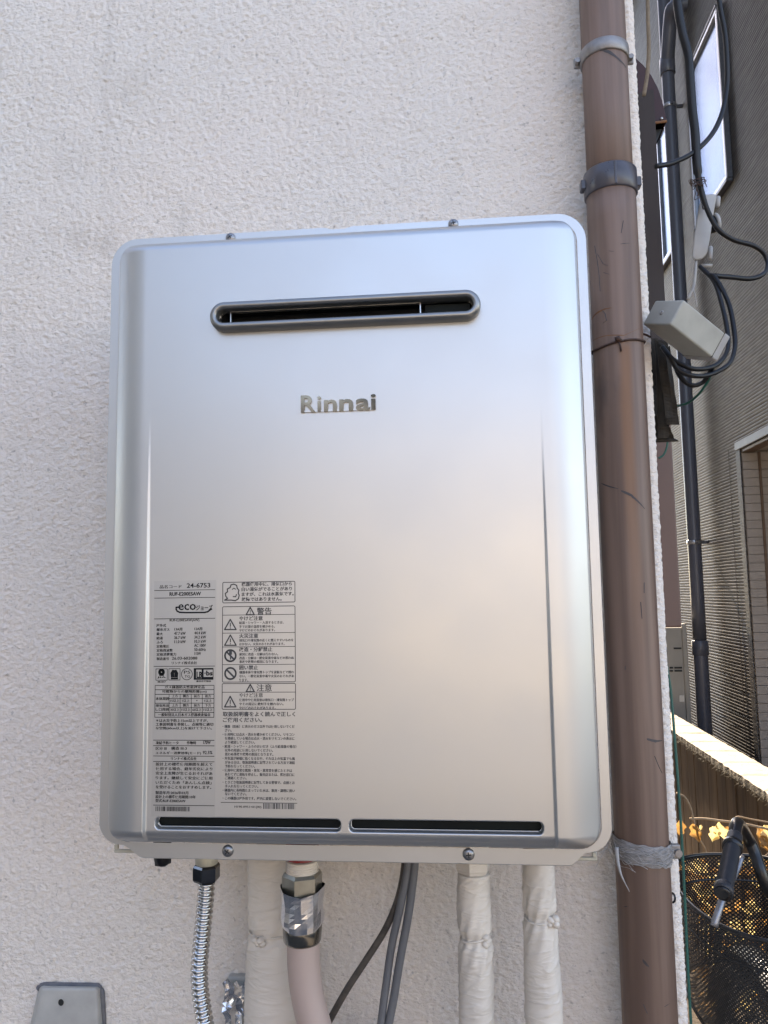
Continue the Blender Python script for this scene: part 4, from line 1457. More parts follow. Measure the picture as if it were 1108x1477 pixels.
link('body', me, M['closure'], cl2, True)
for (x, y0_, y1_) in ((1036, 283, 299), (1025, 355, 375)):
    a = atd(x, y0_, D2 + .02)
    b = atd(x - 1, y1_, D2 + .02)
    mesh('tab', *tube_vf([a, a + (b - a) * .1, a + (b - a) * .9, b], [.002, .0036, .0036, .002], 10), M['closure'], cl2, True)
a, b = atd(1011, 383, D2 + .02), atd(1027, 383, D2 + .02)
mesh('foot', *tube_vf([a, b], .0026, 8), M['closure'], cl2, True)
mesh('port', *tube_vf([atd(1023, 325, D2 + .03), atd(1033, 322, D2 + .03)], .013, 16), M['dark_cable'], cl2, True)
mesh('port_rim', *tube_vf([atd(1030, 322, D2 + .028), atd(1034, 321, D2 + .028)], .0142, 16), M['closure'], cl2, True)
mesh('tag_string', *tube_vf(smooth_path([atd(1004, 376, D2 + .005), atd(1003, 395, D2), atd(1000, 415, D2), atd(992, 432, D2)], 5), .0022, 7), M['closure'], cl2, True)
mesh('tag_string', *tube_vf(smooth_path([atd(1000, 412, D2), atd(1003, 428, D2 - .002), atd(1005, 442, D2 - .002)], 5), .0008, 5), M['closure'], cl2, True)


def dcable(name, label, pts, r, mat=None, group='black cables in the gap', cat='cable'):
    c = smooth_path([atd(*p) for p in pts], 8)
    return tag(mesh(name, *tube_vf(c, r, 9), mat or M['dark_cable'], None, True), label, cat, group)


dcable('black_cable', 'thickest black cable dropping past the window to the closure',
       [(974, -60, 1.12), (977, 0, 1.12), (984, 45, 1.12), (993, 80, 1.12), (996, 120, 1.12), (999, 160, 1.12), (1003, 195, 1.12), (1005, 235, 1.12), (1010, 270, 1.12), (1018, 300, 1.115)], [.0062] * 60 + [.0045] * 13)
dcable('black_cable', 'black cable curving from the closure into a loop at the right edge',
       [(1009, 262, 1.10), (1014, 285, 1.10), (1026, 315, 1.10), (1040, 335, 1.10), (1060, 347, 1.11), (1085, 354, 1.12), (1101, 365, 1.13), (1107, 380, 1.13), (1101, 395, 1.12), (1082, 402, 1.11), (1055, 400, 1.1), (1030, 398, 1.09)], .0036)
dcable('black_cable', 'slender black cable swinging in a wide arc over the upper window',
       [(1034, -20, 1.15), (1040, 18, 1.15), (1046, 50, 1.15), (1049, 95, 1.15), (1048, 130, 1.15), (1041, 165, 1.14), (1026, 195, 1.13), (1000, 220, 1.12), (970, 235, 1.11), (946, 240, 1.10)], .0037)
for k, (dx, lab) in enumerate(((-3, 'black cable looping right and under the junction box, inner strand'), (7, 'black cable looping right and under the junction box, outer strand'))):
    dcable('black_cable', lab,
           [(1009, 384, 1.08), (1022, 396, 1.07), (1032, 408 - dx, 1.06), (1043 + dx, 435, 1.04), (1051 + dx, 470, 1.02), (1053 + dx, 500, 1.0), (1044 + dx, 521 + dx * .6, .98), (1025, 533 + dx, .97), (1000, 535 + dx, .96), (978, 526 + dx, .96), (966, 514, .96), (955, 500, .97)], .0031)
dcable('black_cable', 'short black cable hanging in a small loop under the junction box',
       [(973, 522, .98), (978, 538, .98), (988, 551, .99), (1001, 556, .99), (1014, 551, .99), (1022, 540, .98), (1028, 528, .97)], .0030)
dcable('green_wire', 'dark green wire curving down left below the junction box',
       [(1029, 530, .98), (1022, 548, .99), (1010, 566, 1.0), (996, 579, 1.02), (984, 584, 1.03), (972, 586, 1.05), (955, 588, 1.06)], .0017, M['green_wire'], 'green wires at the corner', 'wire')
cable('green_wire', 'thin green wire running down along the house corner',
      [(962, 960, .03), (968, 1000, .03), (973, 1060, .028), (979, 1140, .026), (984, 1220, .024), (988, 1300, .022), (992, 1390, .02), (997, 1480, .02), (1002, 1560, .02)], .0016, M['green_wire'], 8, 'wire', 'green wires at the corner')
dcable('green_wire', 'short green wire end with bared copper by the brown duct',
       [(963, 632, 1.1), (962, 645, 1.1), (957, 656, 1.1), (950, 661, 1.1)], .0015, M['green_wire'], 'green wires at the corner', 'wire')
c = smooth_path([atd(934, -20, 1.06), atd(935, 30, 1.06), atd(936, 70, 1.06), atd(934, 105, 1.06), atd(929, 138, 1.06)], 8)
tag(mesh('cord', *tube_vf(c, .0027, 8), M['tan'], None, True), 'tan cord hanging down onto the dark brown strip', 'cord')
# ragged wire twist by the window
tw = MB()
rt = random.Random(3)
for k in range(6):
    c0 = atd(1004 + rt.uniform(-6, 8), 268 + rt.uniform(-6, 10), 1.09)
    tw.tube(smooth_path([c0 + np.array([rt.uniform(-.01, .01), rt.uniform(-.006, .006), rt.uniform(-.01, .01)]) for _ in range(6)], 5), .0006, 5)
tag(tw.build('wire_twist', M['rusty_wire'], None, True), 'tangle of thin rusty wire above the ivory closure', 'wire')

# dark brown strip, red brown duct, hood: fixed on the alley side of our house
p0, p1 = aty(921, 131, .22), aty(943, 131, .22)
q1 = aty(953, 430, .22)
st = thing('metal_strip', 'tall dark brown metal strip with a clipped top behind the house corner', 'strip', (CX, .22, float(q1[2])))
xw = float(p1[0])
zt2, zb2 = float(p0[2]), float(aty(950, 612, .22)[2])
vv = [(CX - .001, zb2), (xw, zb2), (xw, zt2), (float(aty(929, 131, .22)[0]), zt2), (CX - .001, zt2 - .03)]
n5 = len(vv)
mesh('strip', [(x, .22, z) for x, z in vv] + [(x, .26, z) for x, z in vv], [tuple(range(n5))] + [tuple(n5 + i for i in range(n5))[::-1]] + [(i, n5 + i, n5 + (i + 1) % n5, (i + 1) % n5) for i in range(n5)], M['dark_brown'], st)
MB().box((CX - .001, .262, zt2 - .06), (CX + .012, .27, zt2 + .022), .001, 1).build('wall_bracket', M['closure'], st)
a, b = aty(971, 640, .42), aty(983, 905, .42)
duct = MB().box((CX - .002, .42, b[2]), ((a[0] + b[0]) / 2, .60, a[2] + .16), .003, 2).build('duct', M['red_brown'])
tag(duct, 'red brown metal duct standing out behind the house corner', 'duct')
# hood: quarter round hood, opening downwards
HYc = .62
prof = [aty(x, y, HYc) for x, y in ((917, 84), (928, 94), (939, 108), (949, 127), (956, 148), (960.5, 168), (961.5, 176))]
hd = thing('vent_hood', 'maroon quarter round vent hood on the alley side of the house', 'hood', (CX, HYc, float(prof[-1][2])))
PF = [(float(p[0]), float(p[2])) for p in prof]
zb3 = PF[-1][1]
bk = [(CX, PF[0][1] + .015)] + PF
v, f = [], []
for y in (HYc, HYc + .19):
    v += [(x, y, z) for x, z in bk] + [(CX, y, zb3 - .012)]
m5 = len(bk) + 1
f.append(tuple(range(m5)))
f.append(tuple(m5 + i for i in range(m5))[::-1])
for i in range(m5 - 2): f.append((i, i + 1, m5 + i + 1, m5 + i))
mesh('hood_shell', v, f, M['hood'], hd)
e_ = [(CX, HYc - .001, zb3 - .012), ((CX + PF[-1][0]) / 2, HYc - .001, zb3 - .006), (PF[-1][0], HYc - .001, zb3 + .001)]
mesh('rusted_edge', *tube_vf(e_, .0028, 7), M['rust'], hd, True)
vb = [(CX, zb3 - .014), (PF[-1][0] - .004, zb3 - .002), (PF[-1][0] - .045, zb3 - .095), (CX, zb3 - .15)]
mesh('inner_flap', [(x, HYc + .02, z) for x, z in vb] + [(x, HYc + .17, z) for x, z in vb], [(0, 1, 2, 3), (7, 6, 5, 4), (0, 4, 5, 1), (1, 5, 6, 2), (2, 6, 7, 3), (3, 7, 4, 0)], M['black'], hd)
rv = aty(954.5, 171, HYc - .002)
mesh('rivet', *tube_vf([rv, rv + np.array((0, -.002, 0))], [.0032, .0024], 10), M['alu'], hd, True)

# bundle of weathered dark strips hanging under the junction box
bd = thing('board_bundle', 'bundle of dark weathered strips hanging below the junction box', 'boards', tuple(aty(958, 640, .1)))
for k, (pts, d_, wd) in enumerate((([(944, 488), (948, 560), (951, 632)], .10, .014), ([(950, 490), (955, 560), (957, 632)], .085, .014), ([(957, 492), (963, 560), (971, 612)], .07, .016),
                                   ([(952, 495), (960, 550), (966, 603)], .055, .010), ([(962, 500), (969, 560), (974, 606)], .10, .010), ([(946, 600), (955, 625), (963, 637)], .09, .028))):
    c = smooth_path([aty(x, y, d_) for x, y in pts], 10)
    v, f = [], []
    for i, p in enumerate(c):
        t = i / (len(c) - 1)
        ww = wd * (0.7 + .3 * t) * .5
        tw_ = .4 * mnoise.noise((k * 3.1, t * 2, 0))
        for (s, dy) in ((-1, 0), (1, 0), (1, .003), (-1, .003)):
            v.append((p[0] + s * ww, p[1] + s * tw_ * .02 + dy + .003 * mnoise.noise((t * 6, k, s)), p[2]))
    for i in range(len(c) - 1):
        for j in range(4): f.append((i * 4 + j, i * 4 + (j + 1) % 4, (i + 1) * 4 + (j + 1) % 4, (i + 1) * 4 + j))
    f.append((0, 1, 2, 3)); m6 = (len(c) - 1) * 4; f.append((m6 + 3, m6 + 2, m6 + 1, m6))
    mesh('strip', v, f, M['tar'], bd)

# ------------------------------------------------------------------ the neighbour's house across the gap
SX = 1.5056
nb = thing('neighbour_house', 'grey ribbed siding house across the narrow gap', 'house', (SX, 3, 0))
YC = float(atx(1073, 720, SX)[1])                       # corner of the recessed porch
ZL = float(atx(1068, 640, SX)[2])                       # underside of the wall above the porch


def ribs(z0, z1, pitch=0.0165):
    out_, z = [], math.floor(z0 / pitch) * pitch
    while z < z1:
        out_ += [(z, 0.0), (z + pitch * .70, -0.0012), (z + pitch * .80, -0.0009), (z + pitch * .86, 0.0010), (z + pitch * .97, 0.0010)]
        z += pitch
    out_.append((z1, 0.0))
    return [(max(q[0], z0), q[1]) for q in out_ if z0 - pitch * .2 <= q[0] <= z1]


def ribbed(y0, y1, z0, z1, name, joints=()):
    R_ = ribs(z0, z1)
    cols = sorted(set([y0, y1] + [y0 + (y1 - y0) * k / 60 for k in range(1, 60)]))
    X_ = np.array([[SX + q[1] + .0011 * mnoise.noise((y * 5, q[0] * 60, 0)) for y in cols] for q in R_])
    Y_, Z_ = np.meshgrid(np.array(cols), np.array([q[0] for q in R_]))
    return grid_mesh(name, X_, Y_, Z_, M['siding'], nb, False)


ribbed(YC, 9.0, 0.0, 5.8, 'siding_wall')
ribbed(0.5, YC, ZL, 5.8, 'siding_wall')
mb = MB()
mb.box((SX + .006, YC + .01, 0), (7, 9, ZL)).box((SX + .006, 0.5, ZL + .02), (7, 9, 5.8)).box((SX + .9, 0.5, 0), (7, YC + .01, ZL + .018))
mb.build('house_mass', M['beige_siding'], nb)
mesh('roof', [(SX - .25, .2, 5.801), (7.3, .2, 5.801), (7.3, 9.3, 5.801), (SX - .25, 9.3, 5.801), (4.4, .2, 7.4), (4.4, 9.3, 7.4)],
     [(0, 1, 4), (2, 3, 5), (1, 2, 5, 4), (3, 0, 4, 5), (3, 2, 1, 0)], M['roof'], nb)
MB().box((SX - .007, YC - .002, 0), (SX - .0035, YC + .05, ZL - .005)).build('corner_trim', M['siding'], nb)
MB().box((SX - .004, YC + .16, 0), (SX - .0029, YC + .166, ZL)).build('panel_joint', M['dark_brown'], nb)
MB().box((SX - .012, 0.5, ZL - .028), (SX + .03, YC + .05, ZL + .012), .003, 2).build('lintel_trim', M['slate'], nb)
MB().box((SX + .001, 0.5, ZL - .045), (SX + .06, YC + .0, ZL - .029), .002, 1).build('lintel_rail', M['brown_frame'], nb)
MB().box((SX + .06, 0.5, ZL - .04), (SX + .9, YC, ZL - .02)).build('soffit', M['beige_siding'], nb)
# the porch's far cheek with its own horizontal boards
zk = 0.0
k = 0
bo0 = None
while zk < ZL - .05:
    hb = 0.0415
    v, f = box_vf((SX + .001, YC - .012 - .0012 * (k % 2), zk + .0022), (SX + .9, YC + .009, min(zk + hb, ZL - .05)), 0)
    mesh('board', v, f, M['beige_siding'], nb)
    zk += hb
    k += 1
xa = float(aty(1098, 760, YC)[0])
MB().box((xa, YC - .022, 0), (xa + .012, YC - .0135, ZL - .046), .002, 1).build('door_frame', M['brown_frame'], nb)


def wall_window(p_near_b, p_far_t, name='window', mull=False):
    yb, zb_w = float(atx(*p_near_b, SX)[1]), float(atx(*p_near_b, SX)[2])
    yt, zt_w = float(atx(*p_far_t, SX)[1]), float(atx(*p_far_t, SX)[2])
    fr = MB()
    x0_, x1_ = SX - .030, SX - .003
    fw_ = .022
    fr.box((x0_, yb, zb_w), (x1_, yt, zb_w + fw_), .002, 1).box((x0_, yb, zt_w - fw_), (x1_, yt, zt_w), .002, 1)
    fr.box((x0_ + .001, yb, zb_w + fw_), (x1_, yb + fw_, zt_w - fw_), .002, 1).box((x0_ + .001, yt - fw_, zb_w + fw_), (x1_, yt, zt_w - fw_), .002, 1)
    if mull: fr.box((x0_ + .002, (yb + yt) / 2 - .015, zb_w + fw_), (x1_, (yb + yt) / 2 + .015, zt_w - fw_))
    wo = fr.build(name, M['alu'], nb)
    MB().box((x0_ + .016, yb + fw_, zb_w + fw_), (x1_ + .001, yt - fw_, zt_w - fw_)).build('pane', M['glass'], wo)
    sl = MB()
    sl.box((SX - .034, yb - .008, zb_w - .020), (SX - .003, yt + .008, zb_w - .002), .002, 1).box((SX - .034, yb - .008, zt_w + .002), (SX - .003, yt + .008, zt_w + .016), .002, 1)
    sl.box((SX - .030, yb - .012, zb_w - .002), (SX - .003, yb - .002, zt_w + .002), .001, 1)
    sl.build('sill', M['dark_alu'], wo)
    return wo


wall_window((1057, 256), (997, 108))
wall_window((981, 352), (937, 232), mull=True)

# grey downpipe on the siding
GX = SX - .075
gpc = atx(998, 720, GX)
gp = thing('grey_downpipe', 'slate grey round downpipe on the ribbed siding', 'downpipe', (GX, float(gpc[1]), 0))
gc = (GX, float(gpc[1]))
GR = 0.0365
zj = float(atx(1016, 925, GX)[2])
zj2 = float(atx(1016, 946, GX)[2])
mesh('pipe_section', *tube_vf([(gc[0], gc[1], z) for z in np.linspace(0.0, zj, 12)], GR * 1.06, 24), M['grey_pipe'], gp, True)
ztop = float(atx(968, 70, GX)[2])
mesh('pipe_section', *tube_vf([(gc[0], gc[1], z) for z in np.linspace(zj - .01, 5.5, 20)], GR, 24), M['grey_pipe'], gp, True)
mesh('socket', *ring_vf(gc, GR, GR * 1.2, zj2, zj, 28, .002), M['grey_pipe'], gp, True)
mesh('socket', *ring_vf(gc, GR, GR * 1.22, ztop - .10, ztop, 28, .002), M['grey_pipe'], gp, True)
pA = np.array((gc[0], gc[1], ztop - .03))
pB = np.array((gc[0] + .0, gc[1] - .10, ztop + .16))
pC = np.array((gc[0] + .0, gc[1] - .16, ztop + .20))
pD = np.array((SX + .01, gc[1] - .17, ztop + .21))
mesh('branch_elbow', *tube_vf(smooth_path([pA, (pA + pB) / 2, pB, pC, (pC + pD) / 2, pD], 5), GR * 1.08, 20), M['grey_pipe'], gp, True)
for y_ in (145, 782):
    zq = float(atx(970 if y_ < 400 else 1003, y_, GX)[2])
    cl = mesh('pipe_clip', *ring_vf(gc, GR, GR + .004, zq - .011, zq + .011, 28, .001), M['alu'], gp, True)
    MB().box((gc[0] + GR, gc[1] - .006, zq - .009), (SX, gc[1] + .006, zq + .009)).box((gc[0] - .008, gc[1] - GR - .012, zq - .010), (gc[0] + .008, gc[1] - GR - .002, zq + .010), .001, 1).build('clip_arm', M['dark_alu'], cl)

# cream unit standing beyond the low wall
UY = 3.45
ul, ur = aty(948, 905, UY), aty(984, 905, UY)
un = thing('cream_unit', 'cream metal service unit with dark slots beyond the low wall', 'unit', (float(ur[0]), UY, 0))
MB().box((ul[0], UY, .02), (ur[0], UY + .3, ur[2]), .006, 2).build('cabinet', M['cream_unit'], un)
for (x0_, x1_, y_) in ((972, 983, 935), (966, 971, 963), (973, 984, 963), (966, 971, 967.5), (973, 984, 967.5)):
    a, b = aty(x0_, y_, UY - .003), aty(x1_, y_, UY - .003)
    MB().box((a[0], UY - .004, a[2] - .005), (min(b[0], ur[0] - .004), UY + .003, a[2] + .004)).build('slot', M['black'], un)
a, b = aty(980, 1003, UY), aty(987, 1012, UY)
MB().box((a[0], UY - .0035, b[2]), (min(b[0], ur[0] - .01), UY + .002, a[2])).build('sticker', M['film'], un)
MB().box((ur[0] - .004, UY - .012, .02), (ur[0] + .02, UY + .28, ur[2] + .02), .003, 1).build('side_trim', M['cream_unit'], un)

# ------------------------------------------------------------------ low boundary wall with a rough cap
BX, BZ = CAM[0] + 0.95, CAM[2] - 0.641
bw = thing('boundary_wall', 'low boundary wall of stained boards under a rough sunlit mortar cap', 'wall', (BX, 2, 0))
yb_ = 0.9
k = 0
while yb_ < 4.6:
    L = 0.198 + random.uniform(-.01, .01)
    v, f = [], []
    nxx, nyy = 8, 14
    for i in range(nyy + 1):
        for j in range(nxx + 1):
            y = yb_ + .001 + (L - .002) * i / nyy
            x = BX + .137 * j / nxx
            e = min(i, nyy - i) == 0 or min(j, nxx - j) == 0
            v.append((x - (.006 * mnoise.noise((y * 30, 0, k)) if j == 0 else 0), y, BZ + .0025 * mnoise.noise((x * 25, y * 25, 0)) + .0008 * mnoise.noise((x * 140, y * 140, 3)) - (.004 if e else 0)))
    nb_ = (nxx + 1)
    for i in range(nyy):
        for j in range(nxx): f.append((i * nb_ + j, i * nb_ + j + 1, (i + 1) * nb_ + j + 1, (i + 1) * nb_ + j))
    base = len(v)
    ring_ = [i * nb_ for i in range(nyy + 1)] + [nyy * nb_ + j for j in range(1, nb_)] + [i * nb_ + nxx for i in range(nyy - 1, -1, -1)] + [j for j in range(nxx - 1, 0, -1)]
    for q in ring_: v.append((v[q][0], v[q][1], BZ - .03))
    m7 = len(ring_)
    for q in range(m7): f.append((ring_[(q + 1) % m7], ring_[q], base + q, base + (q + 1) % m7))
    mesh('cap_block', v, f, M['mortar'], bw, False)
    # two boards under each block
    for s in range(2):
        y0_ = yb_ + L / 2 * s
        MB().box((BX + .012 + random.uniform(-.002, .002), y0_ + .0015, 0), (BX + .125, y0_ + L / 2 - .0015, BZ - .030), .002, 1).build('board', M['old_board'], bw)
    yb_ += L
    k += 1
# moss fringe below the cap's near edge
v, f = [], []
rm = random.Random(2)
for q in range(2600):
    y = rm.uniform(.9, 4.6)
    hz = rm.uniform(.004, .030)
    c = np.array((BX - .003 + rm.uniform(-.003, .006), y, BZ - .008 - rm.random() ** 1.5 * .03))
    d = np.array((-rm.uniform(.2, 1), rm.uniform(-.7, .7), -rm.uniform(-.2, 1.2)))
    d = d / np.linalg.norm(d) * hz * .6
    s = np.array((rm.uniform(-.3, .3), 1, rm.uniform(-.5, .5))) * .0014
    b = len(v)
    v += [c - s, c + s, c + d]
    f.append((b, b + 1, b + 2))
mo = mesh('moss', v, f, M['moss'], bw)
mo['kind'] = 'stuff'

# ------------------------------------------------------------------ dry vine in front of the low wall
vine = thing('dry_vine', 'dry leafless vine with curled yellow leaves in front of the low wall', 'vine', (CAM[0] + .75, 1.2, 0))


def leaf_mesh(seed):
    r_ = random.Random(seed)
    v, f = [], []
    nu_, nv2 = 6, 8
    for i in range(nv2 + 1):
        t = i / nv2
        wv = math.sin(math.pi * min(1, t * .93 + .07)) ** .8 * .42 * (1 + .25 * math.sin(t * 14 + seed))
        for j in range(nu_ + 1):
            s = j / nu_ * 2 - 1
            curl = .35 * s * s + .18 * mnoise.noise((s * 2, t * 3, seed))
            v.append((s * wv * (1 - .25 * abs(s)), -curl * .5 + .22 * mnoise.noise((seed, t * 2.4, s)), -t + .08 * mnoise.noise((s * 3, t, seed + 5))))
    for i in range(nv2):
        for j in range(nu_):
            q = i * (nu_ + 1) + j
            f.append((q, q + 1, q + nu_ + 2, q + nu_ + 1))
    me = bpy.data.meshes.new('leaf')
    me.from_pydata(v, [], f)
    me.materials.append(M['leaf'] if seed % 3 else M['leaf_brown'])
    me.polygons.foreach_set('use_smooth', [True] * len(me.polygons))
    me.update()
    return me


LM = [leaf_mesh(s) for s in range(7)]
rl_ = random.Random(31)


def leaf(p, size, parent, tilt=.5, turn=3.14):
    o = bpy.data.objects.new('leaf', rl_.choice(LM))
    COL.objects.link(o)
    o.parent = parent
    o.location = Vector(p) - root_of(parent)
    o.rotation_euler = (rl_.uniform(-tilt, tilt), rl_.uniform(-tilt, tilt), rl_.uniform(-turn, turn))
    o.scale = (size, size, size)


VD = 1.98
class STEM:
    def tube(self, pts, r, n=6):
        mesh('stem', *tube_vf(pts, r, n), M['twig'], vine, True)


tw = STEM()
tw.tube(smooth_path([atd(976, 1144, VD), atd(988, 1150, VD), atd(996, 1165, VD), atd(1000, 1181, VD), atd(1006, 1205, VD), atd(1016, 1222, VD), atd(1022, 1240, VD), atd(1040, 1290, VD)], 6), .0028, 6)
tw.tube(smooth_path([atd(995, 1181, VD), atd(1017, 1181, VD), atd(1040, 1184, VD), atd(1072, 1188, VD), atd(1095, 1193, VD), atd(1130, 1200, VD)], 6), .0030, 6)
tw.tube(smooth_path([atd(1058, 1181, VD + .05), atd(1066, 1178, VD + .05), atd(1085, 1182, VD + .05), atd(1130, 1190, VD + .05)], 6), .0022, 6)
rs = random.Random(12)
for k in range(26):
    x, y = rs.uniform(985, 1120), rs.uniform(1240, 1420)
    a = atd(x, y, VD + rs.uniform(-.15, .2))
    b = a + np.array((rs.uniform(-.08, .08), rs.uniform(-.06, .06), rs.uniform(-.02, .12)))
    tw.tube(smooth_path([a, (a + b) / 2 + np.array((rs.uniform(-.02, .02), 0, rs.uniform(-.02, .02))), b], 4), rs.uniform(.0012, .0026), 5)
for (x, y, s) in ((1000, 1188, .040), (1012, 1190, .012), (1027, 1192, .012), (1038, 1186, .050), (1048, 1192, .032), (1060, 1192, .038), (1073, 1192, .012), (1092, 1192, .044), (1104, 1190, .040), (1099, 1205, .036), (982, 1182, .036), (1066, 1196, .036), (1034, 1190, .04)):
    leaf(atd(x, y, VD + rl_.uniform(-.02, .02)), s * 1.12, vine, .4, .7)
for k in range(170):
    y = 1205 + rl_.random() ** 1.3 * 215
    x = rl_.uniform(985 if y < 1260 else 1015, 1150)
    y += 34
    leaf(atd(x, y, VD + rl_.uniform(-.12, .28)), rl_.uniform(.025, .05), vine, 1.2)

# ------------------------------------------------------------------ bicycle
bk_ = thing('bicycle', 'black bicycle with wire mesh front basket parked in the gap', 'bicycle', (CAM[0] + .6, .5, 0))
g0, g1 = atd(1060, 1206, 1.33), atd(1043, 1288, 1.20)
ax = (g1 - g0) / np.linalg.norm(g1 - g0)
gl = np.linalg.norm(g1 - g0)
gpts, grr = [], []
for k in range(49):
    t = k / 48
    gpts.append(g0 + (g1 - g0) * t)
    grr.append(.0128 + (.0009 * (1 if k % 2 else -1) if .25 < t < .88 else 0) + (.0022 if t > .9 else 0))
grr[-1] = .0140
gr = mesh('grip', *tube_vf(gpts, grr, 24), M['grip'], bk_, True)
mesh('end_cap', *tube_vf([g1 + ax * .0005, g1 + ax * .003, g1 + ax * .004], [.0125, .011, .007], 20), M['bike_black'], gr, True)
c0 = g0 + (g1 - g0) * .2
mesh('clamp_ring', *tube_vf([c0 - ax * .005, c0 + ax * .005], .0165, 20), M['bike_black'], gr, True)
hb_ = smooth_path([g0 + ax * .01, g0 - ax * .04, atd(1078, 1208, 1.42), atd(1088, 1228, 1.42), atd(1098, 1258, 1.40), atd(1112, 1290, 1.40), atd(1150, 1320, 1.45)], 6)
mesh('handlebar', *tube_vf(hb_, .0108, 14), M['bike_black'], bk_, True)
mesh('brake_lever', *tube_vf(smooth_path([atd(1070, 1235, 1.36), atd(1060, 1262, 1.33), atd(1045, 1290, 1.28), atd(1037, 1312, 1.26), atd(1030, 1336, 1.25)], 5), [.005] * 8 + [.0062] * 13, 10), M['lever'], bk_, True)
# basket: oval, tapering, expanded mesh
BCX, BCY, BZT = CAM[0] + .545, .60, CAM[2] - .560
BAX, BAY = .150, .212


def oval(t, k_=1.0):
    c_, s_ = math.cos(t), math.sin(t)
    return (BCX + BAX * k_ * math.copysign(abs(c_) ** .8, c_), BCY + BAY * k_ * math.copysign(abs(s_) ** .8, s_))


bask = mesh('basket', *tube_vf([(*oval(t), BZT) for t in np.linspace(0, 2 * math.pi, 73)], .0042, 8), M['bike_black'], bk_, True)


def bpt(t, h_):
    """t angle, h_ 0 top .. 1 bottom"""
    k_ = 1 - .10 * h_
    return np.array((*oval(t, k_), BZT - .205 * h_))


for h_, r_ in ((.24, .0024), (1.0, .0032)):
    mesh('hoop', *tube_vf([bpt(t, h_) for t in np.linspace(0, 2 * math.pi, 73)], r_, 7), M['bike_black'], bask, True)
v, f = [], []
NS, NSEG = 132, 24
for s in (-1, 1):
    for k in range(NS):
        t0 = 2 * math.pi * k / NS
        for i in range(NSEG + 1):
            h_ = i / NSEG
            t = t0 + s * h_ * 1.30
            p = bpt(t, h_)
            tg = bpt(t + s * .01, h_ + .0077) - p
            nr = np.array((math.cos(t), math.sin(t), 0))
            sd_ = np.cross(tg, nr)
            sd_ = sd_ / np.linalg.norm(sd_) * .0015
            b = len(v)
            v += [p - sd_, p + sd_]
            if i: f.append((b - 2, b - 1, b + 1, b))
for s in (-1, 1):
    for k in range(-22, 23):
        c = k / 22 * 1.35
        a_, b_ = [], []
        # bottom mesh: lines u + s v = c inside the unit disc
        disc = 2 - c * c
        if disc <= 0.02: continue
        q = math.sqrt(disc)
        for sg in (-1, 1):
            uu = (c + sg * q) / 2
            vv_ = s * (c - uu)
            a_.append(np.array((BCX + BAX * .90 * uu, BCY + BAY * .90 * vv_, BZT - .205)))
        d = (a_[1] - a_[0])
        n2 = np.array((-d[1], d[0], 0)) / np.linalg.norm(d) * .0011
        b = len(v)
        v += [a_[0] - n2, a_[0] + n2, a_[1] + n2, a_[1] - n2]
        f.append((b, b + 1, b + 2, b + 3))
wm = mesh('wire_mesh', v, f, M['bike_black'], bask)
wm['kind'] = 'stuff'
# head tube, lamp bracket, mudguard, front wheel, frame
mb = MB()
mb.tube([(BCX + .02, BCY - .20, BZT + .10), (BCX + .02, BCY - .10, .55)], .0165, 14)
mb.tube([(BCX + .02, BCY - .12, .62), (BCX + .02, BCY - .62, .32)], .016, 14)
mb.tube([(BCX + .02, BCY - .14, .70), (BCX + .02, BCY - .75, .62)], .014, 14)
mb.build('frame', M['bike_black'], bk_, True)
fw_c = np.array((BCX + .02, BCY + .06, .33))
for s in (-1, 1):
    mesh('fork_blade', *tube_vf([fw_c + np.array((s * .045, 0, 0)), (BCX + .02 + s * .04, BCY - .06, .62), (BCX + .02, BCY - .095, .68)], .009, 8), M['bike_black'], bk_, True)
wheel = mesh('wheel', *tube_vf([fw_c + np.array((0, .30 * math.cos(t), .30 * math.sin(t))) for t in np.linspace(0, 2 * math.pi, 61)], .018, 10), M['grip'], bk_, True)
mesh('wheel_rim', *tube_vf([fw_c + np.array((0, .275 * math.cos(t), .275 * math.sin(t))) for t in np.linspace(0, 2 * math.pi, 61)], .009, 8), M['lever'], wheel, True)
mb = MB()
for k in range(28):
    t = 2 * math.pi * k / 28
    mb.tube([fw_c + np.array(((-1) ** k * .02, .02 * math.cos(t), .02 * math.sin(t))), fw_c + np.array((0, .27 * math.cos(t + .3 * (-1) ** (k // 2)), .27 * math.sin(t + .3 * (-1) ** (k // 2))))], .0012, 4)
mb.build('spokes', M['lever'], wheel)
v, f = [], []
for i in range(31):
    t = math.radians(20 + 150 * i / 30)
    for j in range(7):
        s = j / 6 * 2 - 1
        q = .345 - .014 * s * s
        v.append(tuple(fw_c + np.array((s * .030, q * math.cos(t), q * math.sin(t)))))
for i in range(30):
    for j in range(6): f.append((i * 7 + j, i * 7 + j + 1, (i + 1) * 7 + j + 1, (i + 1) * 7 + j))
mesh('mudguard', v, f, M['mudguard'], bk_, True)
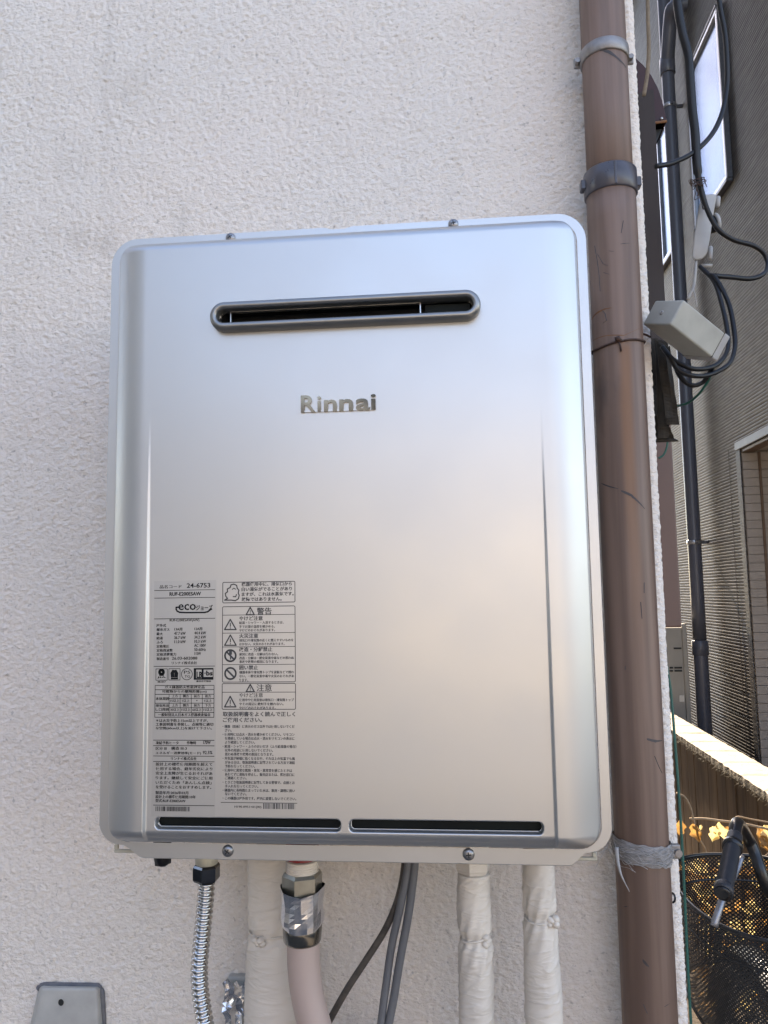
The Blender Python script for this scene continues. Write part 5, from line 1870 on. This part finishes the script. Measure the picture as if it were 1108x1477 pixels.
# fallen leaves on the alley floor
v, f = [], []
for k in range(420):
    c = np.array((rl_.uniform(CX + .22, BX), rl_.uniform(-.1, 3), .008 + rl_.random() * .03))
    an = rl_.uniform(0, 6.3)
    e1 = np.array((math.cos(an), math.sin(an), rl_.uniform(-.5, .5))) * rl_.uniform(.015, .03)
    e2 = np.array((-math.sin(an), math.cos(an), rl_.uniform(-.5, .5))) * rl_.uniform(.008, .018)
    b = len(v)
    v += [c - e1, c - e2 + (0, 0, .004), c + e1, c + e2 + (0, 0, .004)]
    f.append((b, b + 1, b + 2, b + 3))
lf = mesh('fallen_leaves', v, f, M['leaf_brown'])
tag(lf, 'brown fallen leaves covering the floor of the gap', 'leaves', kind='stuff')

# ------------------------------------------------------------------ across the yard, behind the photographer: low sunlit house
op = thing('low_house', 'low cream house facing the heater across the yard behind the photographer', 'house', (0, -7.5, 0))
MB().box((-9, -11.5, 0), (8, -7.5, 2.7)).build('wall', M['cream_wall'], op)
mesh('roof', [(-9.3, -7.2, 2.701), (8.3, -7.2, 2.701), (8.3, -11.8, 2.701), (-9.3, -11.8, 2.701), (-9.3, -9.5, 3.9), (8.3, -9.5, 3.9)],
     [(1, 0, 4, 5), (3, 2, 5, 4), (0, 3, 4), (2, 1, 5), (0, 1, 2, 3)], M['roof'], op)
for x in (-6.5, -2.6, 4.4):
    fr = MB().box((x, -7.5, .9), (x + 1.6, -7.46, 2.1), .01, 1).build('window', M['alu'], op)
    MB().box((x + .06, -7.47, .96), (x + 1.54, -7.452, 2.04)).build('pane', M['dark_glass'], fr)

lh = thing('added_grey_house', 'unseen grey house added on the left to darken reflections and sky fill', 'house', (-3.0, -1.5, 0))  # unseen house, added to darken what the heater's left side reflects
MB().box((-8, -9, 0), (-3.0, -1.3, 5.2)).build('wall', M['cream_wall'], lh)
mesh('roof', [(-8.3, -9.3, 5.201), (-2.8, -9.3, 5.201), (-2.8, -1.0, 5.201), (-8.3, -1.0, 5.201), (-5.5, -9.3, 6.6), (-5.5, -1.0, 6.6)],
     [(0, 1, 4), (2, 3, 5), (1, 2, 5, 4), (3, 0, 4, 5), (3, 2, 1, 0)], M['roof'], lh)
for y in (-3.6, -6.8):
    fr = MB().box((-3.0, y, .95), (-2.96, y + 1.5, 2.1), .01, 1).build('window', M['alu'], lh)
    MB().box((-2.975, y + .06, 1.01), (-2.952, y + 1.44, 2.04)).build('pane', M['dark_glass'], fr)
